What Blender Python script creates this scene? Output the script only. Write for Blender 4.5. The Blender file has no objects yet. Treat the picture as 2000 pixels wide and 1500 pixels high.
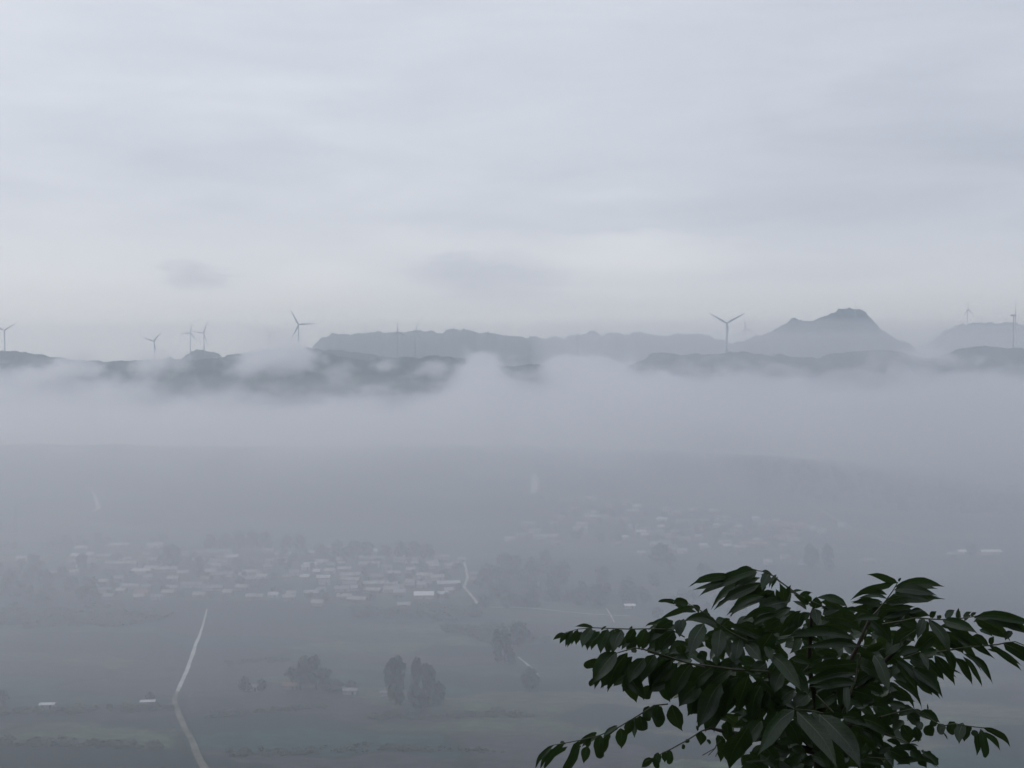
import bpy, bmesh, math, random
from mathutils import Vector, Matrix, noise
R = math.radians
scene = bpy.context.scene
COL = scene.collection
rnd = random.Random(11)

# ------------------------------------------------------------------ camera
F = 2414.0                      # focal length in pixels of the 2000x1500 photograph
HZ = 680.0                      # photograph row of the horizon
EYE = 210.0
PITCH = math.atan((750 - HZ) / F)
cam_d = bpy.data.cameras.new('camera')
cam = bpy.data.objects.new('camera', cam_d)
COL.objects.link(cam)
cam.location = (0, 0, EYE)
cam.rotation_euler = (math.pi / 2 - PITCH, 0, 0)
cam_d.sensor_width = 36.0
cam_d.lens = 36.0 * F / 2000
cam_d.clip_start = 0.05
cam_d.clip_end = 60000
scene.camera = cam
cp, sp = math.cos(PITCH), math.sin(PITCH)

def ray(px, py):
    u, v = (px - 1000) / F, (750 - py) / F
    # camera forward (0,cp,-sp), up (0,sp,cp)
    return Vector((u, cp + v * sp, -sp + v * cp))

def at(px, py, Y):
    d = ray(px, py)
    return Vector((0, 0, EYE)) + d * (Y / d.y)

# ------------------------------------------------------------------ helpers
def sstep(a, b, x):
    t = min(1.0, max(0.0, (x - a) / (b - a)))
    return t * t * (3 - 2 * t)

def interp(pts, x):
    if x <= pts[0][0]: return pts[0][1]
    for (x0, y0), (x1, y1) in zip(pts, pts[1:]):
        if x <= x1:
            t = (x - x0) / (x1 - x0)
            return y0 + (y1 - y0) * t
    return pts[-1][1]

def smooth_interp(pts, x):
    if x <= pts[0][0]: return pts[0][1]
    if x >= pts[-1][0]: return pts[-1][1]
    n = len(pts)
    for i in range(n - 1):
        if x <= pts[i + 1][0]:
            x0, y0 = pts[i]; x1, y1 = pts[i + 1]
            m0 = (pts[i + 1][1] - pts[i - 1][1]) / (pts[i + 1][0] - pts[i - 1][0]) if i > 0 else (y1 - y0) / (x1 - x0)
            m1 = (pts[i + 2][1] - y0) / (pts[i + 2][0] - x0) if i + 2 < n else (y1 - y0) / (x1 - x0)
            h = x1 - x0; t = (x - x0) / h
            return (2*t**3 - 3*t*t + 1) * y0 + (t**3 - 2*t*t + t) * h * m0 + (3*t*t - 2*t**3) * y1 + (t**3 - t*t) * h * m1

def mesh_obj(name, verts, faces, mat, parent=None, smooth=False, loc=None):
    me = bpy.data.meshes.new(name)
    me.from_pydata(verts, [], faces)
    me.update()
    if smooth:
        me.polygons.foreach_set('use_smooth', [True] * len(me.polygons))
    if mat: me.materials.append(mat)
    o = bpy.data.objects.new(name, me)
    COL.objects.link(o)
    if parent: o.parent = parent
    if loc is not None: o.location = loc
    return o

def empty(name, loc, rz=0.0, s=1.0):
    o = bpy.data.objects.new(name, None)
    COL.objects.link(o)
    o.location = loc
    o.rotation_euler = (0, 0, rz)
    o.scale = (s, s, s) if not isinstance(s, tuple) else s
    o.empty_display_size = 0.5
    return o

def tag(o, label=None, cat=None, group=None, kind=None):
    if label: o['label'] = label
    if cat: o['category'] = cat
    if group: o['group'] = group
    if kind: o['kind'] = kind
    return o

def copy_tree(o, parent=None):
    c = o.copy(); COL.objects.link(c)
    if parent: c.parent = parent
    for ch in list(o.children): copy_tree(ch, c)
    return c

def tube(verts, faces, pts, r0, r1, n=6):
    """append a tapered tube along pts"""
    base = len(verts)
    m = len(pts)
    for i, p in enumerate(pts):
        p = Vector(p)
        a = Vector(pts[max(0, i - 1)]); b = Vector(pts[min(m - 1, i + 1)])
        t = (b - a).normalized()
        s = t.cross(Vector((0, 0, 1)))
        if s.length < 1e-3: s = t.cross(Vector((1, 0, 0)))
        s.normalize(); w = t.cross(s)
        r = r0 + (r1 - r0) * i / (m - 1)
        for k in range(n):
            a_ = 2 * math.pi * k / n
            verts.append(tuple(p + s * (r * math.cos(a_)) + w * (r * math.sin(a_))))
    for i in range(m - 1):
        for k in range(n):
            k2 = (k + 1) % n
            faces.append((base + i * n + k, base + i * n + k2, base + (i + 1) * n + k2, base + (i + 1) * n + k))
    faces.append(tuple(base + k for k in range(n))[::-1])
    faces.append(tuple(base + (m - 1) * n + k for k in range(n)))

def box(verts, faces, x0, x1, y0, y1, z0, z1):
    b = len(verts)
    verts += [(x0, y0, z0), (x1, y0, z0), (x1, y1, z0), (x0, y1, z0), (x0, y0, z1), (x1, y0, z1), (x1, y1, z1), (x0, y1, z1)]
    faces += [(b, b+3, b+2, b+1), (b+4, b+5, b+6, b+7), (b, b+1, b+5, b+4), (b+1, b+2, b+6, b+5), (b+2, b+3, b+7, b+6), (b+3, b, b+4, b+7)]

# ------------------------------------------------------------------ materials
class NT:
    def __init__(self, tree): self.t = tree; self.t.nodes.clear()
    def n(self, typ, **kw):
        nd = self.t.nodes.new(typ)
        ins = kw.pop('ins', {})
        for k, v in kw.items(): setattr(nd, k, v)
        for k, v in ins.items():
            s = nd.inputs[k]
            if isinstance(v, bpy.types.NodeSocket): self.t.links.new(v, s)
            else: s.default_value = v
        return nd
    def math(self, op, a, b=None, c=None, clamp=False):
        nd = self.n('ShaderNodeMath', operation=op, use_clamp=clamp)
        for i, v in enumerate((a, b, c)):
            if v is None: continue
            if isinstance(v, bpy.types.NodeSocket): self.t.links.new(v, nd.inputs[i])
            else: nd.inputs[i].default_value = v
        return nd.outputs[0]
    def vmath(self, op, a, b=None, out=0, scale=None):
        nd = self.n('ShaderNodeVectorMath', operation=op)
        for i, v in enumerate((a, b)):
            if v is None: continue
            if isinstance(v, bpy.types.NodeSocket): self.t.links.new(v, nd.inputs[i])
            else: nd.inputs[i].default_value = v
        if scale is not None:
            if isinstance(scale, bpy.types.NodeSocket): self.t.links.new(scale, nd.inputs['Scale'])
            else: nd.inputs['Scale'].default_value = scale
        return nd.outputs[out]
    def ramp(self, fac, stops, interp='LINEAR'):
        nd = self.n('ShaderNodeValToRGB')
        nd.color_ramp.interpolation = interp
        el = nd.color_ramp.elements
        while len(el) > 1: el.remove(el[-1])
        el[0].position = stops[0][0]; el[0].color = stops[0][1]
        for p, c in stops[1:]:
            e = el.new(p); e.color = c
        self.t.links.new(fac, nd.inputs[0])
        return nd.outputs[0]
    def maprange(self, v, a, b, c=0.0, d=1.0, typ='SMOOTHSTEP'):
        nd = self.n('ShaderNodeMapRange', interpolation_type=typ, clamp=True) if typ == 'LINEAR' else self.n('ShaderNodeMapRange', interpolation_type=typ)
        for i, x in enumerate((v, a, b, c, d)):
            if isinstance(x, bpy.types.NodeSocket): self.t.links.new(x, nd.inputs[i])
            else: nd.inputs[i].default_value = x
        return nd.outputs[0]
    def mix(self, fac, a, b, blend='MIX'):
        nd = self.n('ShaderNodeMix', data_type='RGBA', blend_type=blend)
        for s, v in ((nd.inputs[0], fac), (nd.inputs[6], a), (nd.inputs[7], b)):
            if isinstance(v, bpy.types.NodeSocket): self.t.links.new(v, s)
            else: s.default_value = v
        return nd.outputs[2]
    def link(self, a, b): self.t.links.new(a, b)

def C(r, g, b): return (r, g, b, 1.0)

def new_mat(name):
    m = bpy.data.materials.new(name); m.use_nodes = True
    return m, NT(m.node_tree)

def simple_mat(name, c0, c1, scale, rough=0.8, spec=0.3, coord='Object'):
    """two colours mixed by procedural noise"""
    m, t = new_mat(name)
    tc = t.n('ShaderNodeTexCoord')
    nz = t.n('ShaderNodeTexNoise', ins={'Vector': tc.outputs[coord], 'Scale': scale, 'Detail': 4.0, 'Roughness': 0.6})
    col = t.mix(t.maprange(nz.outputs['Fac'], 0.35, 0.65), c0, c1)
    b = t.n('ShaderNodeBsdfPrincipled', ins={'Base Color': col, 'Roughness': rough, 'Specular IOR Level': spec})
    o = t.n('ShaderNodeOutputMaterial', ins={'Surface': b.outputs[0]})
    return m

M = {}
M['turbine'] = simple_mat('turbine_paint', C(.30, .31, .32), C(.25, .26, .27), .05, .4, .4)
M['roof_pale'] = simple_mat('pale_cement_tiles', C(.46, .45, .44), C(.27, .27, .27), .2, .8)
M['roof_grey'] = simple_mat('grey_tiles', C(.27, .27, .27), C(.18, .18, .18), .35, .8)
M['roof_red'] = simple_mat('red_clay_tiles', C(.34, .20, .17), C(.25, .15, .13), .35, .8)
M['roof_light'] = simple_mat('light_sheet_roof', C(.62, .62, .63), C(.46, .46, .47), .3, .6)
M['roof_white'] = simple_mat('white_steel_sheet', C(.80, .80, .82), C(.72, .73, .75), .2, .5)
M['wall_white'] = simple_mat('whitewash', C(.44, .43, .41), C(.34, .33, .32), .3, .8)
M['wall_brick'] = simple_mat('brick_wall', C(.27, .22, .19), C(.20, .17, .15), .3, .8)
M['concrete'] = simple_mat('concrete_road', C(.50, .50, .48), C(.30, .30, .28), .09, .7)
M['dirt'] = simple_mat('dirt_road', C(.20, .18, .15), C(.08, .085, .06), .09, .9)
M['bark'] = simple_mat('bark', C(.05, .042, .035), C(.028, .024, .02), 14., .8)
M['bark_far'] = simple_mat('bark_far', C(.07, .06, .05), C(.045, .04, .034), .8, .9)
M['foliage'] = simple_mat('tree_foliage', C(.028, .042, .024), C(.055, .075, .036), .45, .7)
M['foliage_b'] = simple_mat('tree_foliage_b', C(.032, .046, .030), C(.062, .082, .045), .45, .7)
M['steel'] = simple_mat('grey_steel', C(.22, .22, .23), C(.16, .16, .17), .5, .5)
M['glass_dark'] = simple_mat('dark_window', C(.03, .035, .04), C(.02, .022, .025), .5, .3)

def hill_mat(name):
    m, t = new_mat(name)
    g = t.n('ShaderNodeNewGeometry')
    n1 = t.n('ShaderNodeTexNoise', ins={'Vector': g.outputs['Position'], 'Scale': .012, 'Detail': 6.0, 'Roughness': .65})
    n2 = t.n('ShaderNodeTexNoise', ins={'Vector': g.outputs['Position'], 'Scale': .10, 'Detail': 4.0})
    c = t.ramp(n1.outputs['Fac'], [(.35, C(.022, .034, .022)), (.52, C(.040, .058, .030)), (.68, C(.085, .092, .055))])
    c = t.mix(t.math('MULTIPLY', t.maprange(n2.outputs['Fac'], .42, .60), .5), c, C(.018, .028, .018))
    b = t.n('ShaderNodeBsdfPrincipled', ins={'Base Color': c, 'Roughness': .95, 'Specular IOR Level': .1})
    t.n('ShaderNodeOutputMaterial', ins={'Surface': b.outputs[0]})
    return m
M['hill'] = hill_mat('wooded_hill')

def ground_mat():
    m, t = new_mat('farmland')
    g = t.n('ShaderNodeNewGeometry')
    P = g.outputs['Position']
    w = t.n('ShaderNodeTexNoise', ins={'Vector': P, 'Scale': .012, 'Detail': 6.0, 'Roughness': .65})
    off = t.vmath('SCALE', t.vmath('SUBTRACT', w.outputs['Color'], (.5, .5, .5)), scale=70.0)
    rot = t.n('ShaderNodeVectorRotate', rotation_type='Z_AXIS', ins={'Vector': t.vmath('ADD', P, off), 'Angle': R(6)})
    sc = t.vmath('MULTIPLY', rot.outputs[0], (1 / 120., 1 / 30., 0))
    v = t.n('ShaderNodeTexVoronoi', voronoi_dimensions='2D', ins={'Vector': sc, 'Scale': 1.0, 'Randomness': .85})
    sep = t.n('ShaderNodeSeparateColor', ins={0: v.outputs['Color']})
    fld = t.ramp(sep.outputs[0], [(.0, C(.022, .034, .028)), (.18, C(.062, .092, .060)), (.34, C(.105, .138, .078)), (.46, C(.056, .050, .060)),
                                  (.58, C(.028, .085, .072)), (.72, C(.125, .138, .090)), (.84, C(.085, .072, .076)), (.93, C(.036, .052, .040))], 'CONSTANT')
    nm = t.n('ShaderNodeTexNoise', noise_dimensions='2D', ins={'Vector': t.vmath('MULTIPLY', P, (.07, .22, 0)), 'Scale': 1.0, 'Detail': 5.0, 'Roughness': .7})
    fld = t.mix(t.math('MULTIPLY', t.maprange(nm.outputs['Fac'], .42, .60), .62), fld, C(.018, .024, .022))
    # fine strips along the beds
    sc2 = t.vmath('MULTIPLY', rot.outputs[0], (1 / 60., 1 / 5., 0))
    n2 = t.n('ShaderNodeTexNoise', noise_dimensions='2D', ins={'Vector': sc2, 'Scale': 1.0, 'Detail': 4.0, 'Roughness': .6})
    fld = t.mix(t.math('MULTIPLY', t.maprange(n2.outputs['Fac'], .40, .62), .5), fld, C(.020, .026, .024))
    n4 = t.n('ShaderNodeTexNoise', ins={'Vector': P, 'Scale': .0035, 'Detail': 5.0})
    fld = t.mix(t.math('MULTIPLY', t.maprange(n4.outputs['Fac'], .40, .60), .3), fld, C(.046, .050, .050))
    # hedges / boundaries
    vd = t.n('ShaderNodeTexVoronoi', voronoi_dimensions='2D', feature='DISTANCE_TO_EDGE', ins={'Vector': sc, 'Scale': 1.0, 'Randomness': .85})
    hedge = t.maprange(vd.outputs['Distance'], .02, .07, 1, 0)
    n3 = t.n('ShaderNodeTexNoise', ins={'Vector': P, 'Scale': .02, 'Detail': 2.0})
    hedge = t.math('MULTIPLY', hedge, t.maprange(n3.outputs['Fac'], .42, .54))
    fld = t.mix(t.math('MULTIPLY', hedge, .9), fld, C(.018, .028, .018))
    # hillside below the viewpoint: grass and scrub
    nz = t.n('ShaderNodeTexNoise', ins={'Vector': P, 'Scale': .8, 'Detail': 6.0})
    scrub = t.mix(t.maprange(nz.outputs['Fac'], .4, .62), C(.030, .045, .022), C(.070, .085, .040))
    sx = t.n('ShaderNodeSeparateXYZ', ins={0: P})
    near = t.maprange(sx.outputs['Z'], 6, 16)
    near = t.math('MULTIPLY', near, t.maprange(sx.outputs['Y'], 500, 460))
    col = t.mix(near, fld, scrub)
    b = t.n('ShaderNodeBsdfPrincipled', ins={'Base Color': col, 'Roughness': .95, 'Specular IOR Level': .15})
    t.n('ShaderNodeOutputMaterial', ins={'Surface': b.outputs[0]})
    return m
M['ground'] = ground_mat()

def leaf_mat():
    m, t = new_mat('glossy_leaf')
    uv = t.n('ShaderNodeUVMap', uv_map='leaf')
    s = t.n('ShaderNodeSeparateXYZ', ins={0: uv.outputs[0]})
    u = t.math('ABSOLUTE', t.math('SUBTRACT', s.outputs[0], .5))        # 0 at the midrib, .5 at the margin
    v = s.outputs[1]
    rib = t.maprange(u, .012, .04, 1, 0)
    vein = t.math('SINE', t.math('MULTIPLY', t.math('SUBTRACT', v, t.math('MULTIPLY', u, .30)), 75.0))
    vein = t.maprange(vein, .86, 1.0)
    oi = t.n('ShaderNodeTexCoord')
    n1 = t.n('ShaderNodeTexNoise', ins={'Vector': oi.outputs['Object'], 'Scale': 9.0, 'Detail': 4.0})
    base = t.mix(t.maprange(n1.outputs['Fac'], .38, .62), C(.010, .024, .009), C(.020, .042, .014))
    base = t.mix(t.math('MULTIPLY', vein, .22), base, C(.055, .075, .040))
    base = t.mix(t.math('MULTIPLY', rib, t.maprange(v, .1, .75, .8, .15)), base, C(.10, .12, .07))
    n2 = t.n('ShaderNodeTexNoise', ins={'Vector': oi.outputs['Object'], 'Scale': 60.0, 'Detail': 2.0})
    bmp = t.n('ShaderNodeBump', ins={'Strength': .25, 'Distance': .004, 'Height': t.math('ADD', t.math('MULTIPLY', vein, -.5), n2.outputs['Fac'])})
    b = t.n('ShaderNodeBsdfPrincipled', ins={'Base Color': base, 'Roughness': .34, 'Specular IOR Level': .5, 'Normal': bmp.outputs[0]})
    tr = t.n('ShaderNodeBsdfTranslucent', ins={'Color': C(.05, .085, .020)})
    mx = t.n('ShaderNodeMixShader', ins={0: .20, 1: b.outputs[0], 2: tr.outputs[0]})
    t.n('ShaderNodeOutputMaterial', ins={'Surface': mx.outputs[0]})
    return m
M['leaf'] = leaf_mat()
M['rachis'] = simple_mat('leaf_stalk', C(.075, .085, .045), C(.05, .05, .032), 30., .5)

# ------------------------------------------------------------------ ground
CREST = [(-3000, 52), (-1500, 54), (-787, 54), (-300, 53), (0, 52), (120, 49), (260, 42), (354, 38), (430, 36), (520, 26), (620, 14), (787, 2), (1500, 0)]
def terrain(x, y):
    h = 208.35 - 0.60 * (y - 0.8)
    if y < 0.8: h = 208.35
    if y < -1.5:  # unseen slope behind the viewpoint, added to block low sky and darken viewer-facing leaves
        h += min(125, 118 * (1 - math.exp(-(-y - 1.5) / 120.0))) * math.exp(-(x / 520.0) ** 2)
    # soft foot of the viewing hill
    k = 22.0
    z = k * math.log1p(math.exp(min(60, h / k))) if h < 120 else h
    if y > 480: z = 0.0
    elif y > 380: z *= 1 - sstep(380, 480, y)
    if y > 20 and y < 480:
        a = sstep(20, 120, y) * (1 - sstep(300, 420, y))
        z += a * 9 * noise.noise(Vector((x * .012, y * .012, 3.1))) + a * 2.2 * noise.noise(Vector((x * .06, y * .06, 7.7)))
        z = min(z, EYE - 0.42 * y) if y > 12 else z
    if y > 1260:
        c = interp(CREST, x)
        z += c * sstep(1270, 1890, y) * (1 - .85 * sstep(1940, 2500, y))
        z += sstep(1400, 1800, y) * (5.5 * noise.noise(Vector((x * .0045, y * .003, 1.3))) + 2.5 * noise.noise(Vector((x * .015, y * .006, 4.1))))
    return z

def gpt(px, py, off=0.0):
    d = ray(px, py)
    o = Vector((0, 0, EYE))
    y = 500.0
    while y < 3000:
        p = o + d * (y / d.y)
        if p.z <= terrain(p.x, p.y):
            lo, hi = y - 4, y
            for _ in range(14):
                mid = (lo + hi) / 2
                p = o + d * (mid / d.y)
                if p.z <= terrain(p.x, p.y): hi = mid
                else: lo = mid
            p = o + d * (hi / d.y)
            return Vector((p.x, p.y, terrain(p.x, p.y) + off))
        y += 4
    p = o + d * (1900 / d.y)
    return Vector((p.x, p.y, terrain(p.x, p.y) + off))

ys = [-900, -500, -250, -120, -60, -30, -15, -8, -4, -2, -1, 0, .8]
y = .8
while y < 500: y += max(.7, min(12, y * .12)); ys.append(y)
while y < 1250: y += 50; ys.append(y)
while y < 2600: y += 18; ys.append(y)
while y < 5200: y *= 1.12; ys.append(min(y, 5880))
xs = []
x = 0.0; st = .8
while x < 6800:
    xs.append(x); x += st; st = min(st * 1.13, 26 if x < 1300 else 1e9)
xs = [-a for a in xs[:0:-1]] + xs
xs = [max(-6900, min(6900, a)) for a in xs]
gv = [(x, y, terrain(x, y)) for y in ys for x in xs]
nx = len(xs)
gf = [(j*nx+i, j*nx+i+1, (j+1)*nx+i+1, (j+1)*nx+i) for j in range(len(ys)-1) for i in range(nx-1)]
tag(mesh_obj('ground', gv, gf, M['ground'], smooth=True), 'flat valley farmland in patchwork fields under haze', 'ground', kind='structure')

# ------------------------------------------------------------------ hills
def hill(name, D, sky, half, label, seed, rough=6.5, base=-8, step=4.5, pxpad=0):
    """a ridge whose crest line runs through the given skyline at distance D"""
    pts = [(at(px, py, D).x, at(px, py, D).z) for px, py in sky]
    x0, x1 = pts[0][0], pts[-1][0]
    nxs = int((x1 - x0) / step) + 1
    rows = [-1, -.86, -.72, -.58, -.46, -.36, -.27, -.19, -.12, -.06, 0, .08, .2, .4, .65, 1]
    V = []
    for r in rows:
        for i in range(nxs):
            x = x0 + (x1 - x0) * i / (nxs - 1)
            zc = smooth_interp(pts, x)
            end = sstep(0, 220, x - x0) * sstep(0, 220, x1 - x)
            zc = base + (zc - base) * (.25 + .75 * end) if pxpad == 0 else zc
            a = abs(r)
            prof = (1 - a) ** 1.15 * .9 + .1 * (1 - a * a)
            spur = noise.noise(Vector((x * .006 + seed, r * .7, seed))) * .28 + noise.noise(Vector((x * .017, r * 1.3 + seed, 2.))) * .10
            prof *= 1 + spur * min(1, a * 4) * (1 - a) * 1.6
            z = base + (zc - base) * min(prof, 1 - a * .12)
            z += rough * (1.1 * noise.noise(Vector((x * .030, r * 9, seed))) + 1.0 * abs(noise.noise(Vector((x * .085, r * 20, seed + 5)))) + .9 * abs(noise.noise(Vector((x * .19, r * 31, seed + 8))))) * (1 - a * a)
            yy = D + r * half * (1 + .25 * noise.noise(Vector((x * .003, seed, 0)))) + 60 * noise.noise(Vector((x * .0022, seed + 9, 1)))*0.0
            V.append((x, yy, z))
    Fc = [(j*nxs+i, j*nxs+i+1, (j+1)*nxs+i+1, (j+1)*nxs+i) for j in range(len(rows)-1) for i in range(nxs-1)]
    return tag(mesh_obj(name, V, Fc, M['hill'], smooth=True), label, 'hill', kind='structure')

D_LEFT, D_RIGHT, D_MID, D_MTN, D_FAR = 3300, 3300, 4400, 4300, 5300
SKY_LEFT = [(-420, 700), (-250, 692), (-120, 687), (0, 686), (30, 687), (60, 691), (95, 699), (140, 703), (180, 706), (230, 706.5), (290, 703.5), (330, 703), (380, 703.5), (410, 702),
            (440, 697), (475, 691), (520, 685), (570, 681), (603, 682), (635, 688), (668, 700), (700, 703), (735, 702.5), (765, 700), (800, 699), (830, 698), (860, 697), (890, 699), (920, 705), (955, 713),
            (1000, 717), (1040, 712.5), (1060, 716), (1100, 732), (1180, 752), (1280, 775)]
hill('hill', D_LEFT, SKY_LEFT, 560, 'dark wooded ridge with rounded tops rising out of low cloud', 1.0)
hill('hill', 3750, [(250, 722), (300, 708), (332, 694), (345, 687), (365, 684), (410, 686), (428, 692), (450, 701), (500, 715), (560, 740)], 420, 'small flat topped knoll behind the dark ridge', 2.0)
hill('hill', 3650, [(500, 720), (560, 700), (610, 685), (655, 684), (700, 690), (740, 696), (790, 703), (850, 716), (940, 740)], 420, 'low shoulder of hill just behind the dark ridge', 3.0)
SKY_RIGHT = [(1080, 770), (1150, 746), (1210, 722), (1245, 709), (1264, 698), (1276, 691), (1290, 690), (1320, 694), (1380, 693), (1419, 690), (1460, 690), (1500, 694), (1560, 699), (1600, 698), (1650, 690),
             (1700, 685), (1730, 684), (1760, 689), (1800, 699), (1845, 694), (1872, 683), (1920, 678), (1960, 679), (2000, 682), (2120, 684), (2300, 700), (2450, 720)]
hill('hill', D_RIGHT, SKY_RIGHT, 520, 'long low pale ridge carrying two tall wind turbines', 4.0)
hill('hill', 4250, [(1030, 735), (1090, 712), (1150, 695), (1175, 691), (1205, 690), (1240, 696), (1290, 708), (1380, 735)], 400, 'faint small ridge between the fog puffs', 5.0)
SKY_MID = [(520, 720), (580, 690), (606, 668), (625, 658), (640, 659), (652, 652), (664, 652), (690, 655), (720, 652), (760, 650), (785, 652), (808, 645.5), (822, 646), (840, 650), (864, 652), (872, 646), (910, 645),
           (930, 649), (955, 652), (1000, 658), (1050, 660), (1120, 659), (1146, 652), (1163, 650), (1180, 654), (1200, 652), (1220, 656), (1236, 650.5), (1256, 652), (1290, 657), (1350, 653), (1382, 656),
           (1402, 664), (1440, 676), (1500, 690), (1560, 710)]
hill('hill', D_MID, SKY_MID, 620, 'pale bumpy distant range across the middle of the skyline', 6.0, rough=10, step=6)
SKY_MTN = [(1300, 715), (1380, 692), (1430, 674), (1470, 661), (1500, 652), (1519, 643.5), (1531, 634), (1544, 627), (1560, 626.5), (1579, 628.5), (1596, 626), (1608, 623), (1616, 618), (1625, 612), (1635, 607.5), (1648, 604.5), (1658, 603), (1670, 605), (1682, 607),
           (1690, 611), (1697, 620), (1708, 632), (1730, 651), (1745, 660), (1768, 671), (1800, 690), (1860, 712), (1930, 740)]
hill('mountain', D_MTN, SKY_MTN, 700, 'peak with a rocky stepped summit, highest point on the skyline', 7.0, rough=11, step=5)
hill('hill', D_FAR, [(1740, 720), (1800, 675), (1845, 648), (1872, 637), (1905, 631), (1942, 633), (1972, 631), (2005, 635), (2100, 642), (2250, 670), (2400, 710)], 700,
     'faintest far hill behind the side-on turbine', 8.0, rough=9, step=7)

# ------------------------------------------------------------------ wind turbines
def blade_mesh(L):
    V, Fc = [], []
    st = [(0, .030, .030, 0), (.05, .034, .030, 0), (.14, .062, .022, .25), (.22, .066, .016, .22), (.4, .050, .011, .15), (.6, .038, .008, .09), (.8, .026, .006, .05), (.95, .015, .004, .02), (1.0, .004, .002, 0)]
    for t, w, th, tw in st:
        for k in range(8):
            a = 2 * math.pi * k / 8
            x, y = w * L * math.cos(a) * .82 - .012 * L * (t > .1), th * L * math.sin(a) * .8
            ca, sa = math.cos(tw), math.sin(tw)
            V.append((x * ca - y * sa, x * sa + y * ca, t * L))
    for j in range(len(st) - 1):
        for k in range(8):
            k2 = (k + 1) % 8
            Fc.append((j*8+k, j*8+k2, (j+1)*8+k2, (j+1)*8+k))
    Fc.append(tuple(range(8))[::-1]); Fc.append(tuple(range((len(st)-1)*8, len(st)*8)))
    return V, Fc

def turbine(px, hy, by, D, blen, angs, yaw, label, z_base=None, group='wind turbines along the skyline ridges'):
    """px, hy: hub in the photograph; by: foot of the tower; blen: blade length in photograph pixels"""
    hub = at(px, hy, D); foot = at(px, by, D)
    H = hub.z - foot.z; L = blen / F * D
    root = empty('wind_turbine', foot, R(yaw))
    tag(root, label, 'wind turbine', group)
    r0, r1 = L * .044, L * .028
    V, Fc = [], []
    tube(V, Fc, [(0, 0, -6), (0, 0, H * .35), (0, 0, H * .7), (0, 0, H - L * .02)], r0, r1, 14)
    mesh_obj('tower', V, Fc, M['turbine'], root, True)
    # nacelle: rounded box behind the rotor (rotor faces -Y)
    bm = bmesh.new(); bmesh.ops.create_cube(bm, size=1)
    for v in bm.verts: v.co = Vector((v.co.x * L * .085, v.co.y * L * .24 + L * .05, v.co.z * L * .09 + H + L * .01))
    bmesh.ops.bevel(bm, geom=bm.edges[:], offset=L * .02, segments=2, affect='EDGES')
    me = bpy.data.meshes.new('nacelle'); bm.to_mesh(me); bm.free(); me.materials.append(M['turbine'])
    o = bpy.data.objects.new('nacelle', me); COL.objects.link(o); o.parent = root
    bm = bmesh.new(); bmesh.ops.create_uvsphere(bm, u_segments=12, v_segments=8, radius=L * .045)
    for v in bm.verts: v.co = Vector((v.co.x, v.co.y * 1.3 - L * .10, v.co.z + H))
    me = bpy.data.meshes.new('hub'); bm.to_mesh(me); bm.free(); me.materials.append(M['turbine'])
    o = bpy.data.objects.new('hub', me); COL.objects.link(o); o.parent = root
    BV, BF = blade_mesh(L)
    me = bpy.data.meshes.new('blade'); me.from_pydata(BV, [], BF); me.materials.append(M['turbine'])
    me.polygons.foreach_set('use_smooth', [True] * len(me.polygons))
    for a in angs:
        b = bpy.data.objects.new('blade', me); COL.objects.link(b); b.parent = root
        b.location = (0, -L * .10, H)
        b.rotation_euler = (0, R(90 - a), 0)        # a: degrees anticlockwise from the right, as seen by the viewer
    return root

turbine(9.5, 645.5, 688, D_LEFT, 27, (32, 148, 270), 6, 'turbine alone on the dark rounded hilltop at the far left')
turbine(301.5, 666, 706, D_LEFT - 30, 25, (44, 164, 284), -12, 'turbine standing alone in the dip of the dark ridge')
turbine(372, 650, 689, 3720, 21, (80, 184, 305), 20, 'fainter of the two turbines on the small flat knoll')
turbine(398.5, 650.5, 689, 3700, 24, (64, 170, 292), -15, 'darker of the two turbines on the small flat knoll')
turbine(527.5, 652, 700, 4200, 20, (118, 28, 248), 10, 'faint upper turbine half lost in the cloud puff')
turbine(542, 666.5, 708, 4250, 16, (148, 32, 270), 8, 'faint lower turbine half lost in the cloud puff')
turbine(583.5, 634, 690, D_LEFT + 10, 32, (117, 3, 243), 8, 'turbine with wide open blades, its foot hidden in cloud')
turbine(776, 648, 701, 3390, 21, (94, 214, 334), 35, 'faint turbine in front of the pale range beside a darker one')
turbine(811, 646, 700, D_LEFT - 40, 20, (68, 188, 308), 48, 'tall turbine standing on the low dark ridge end')
turbine(715, 647, 672, 4900, 17, (91, 211, 331), 15, 'turbine whose blade tip only shows over the left pale range')
turbine(684, 659, 680, 4900, 14, (135, 15, 255), 15, 'turbine barely peeping over the saddle of the pale range')
turbine(1128.5, 653, 694, 3260, 21, (93, 213, 333), 62, 'faint edge-on turbine left of a rounded pale top')
turbine(1162, 647, 662, 4440, 18, (64, 190, 310), 14, 'turbine behind the rounded pale top with a raised blade')
turbine(1419, 631, 692, D_RIGHT, 40, (28, 151, 270), 4, 'tall turbine with blades in a wide Y on the pale ridge')
turbine(1455.5, 642, 676, 4620, 23, (98, 218, 338), 12, 'small faint turbine close beside the tall Y-bladed one')
turbine(1671, 605, 633, 4240, 17, (107, 227, 347), 40, 'turbine on top of the stepped mountain summit')
turbine(1979, 616, 682, D_RIGHT, 33, (86, 206, 283), 66, 'tall turbine turned side-on near the edge of the view')
turbine(1889.5, 606, 640, 5400, 18, (95, 215, 335), 30, 'faintest turbine above the far hazy hill')

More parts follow.
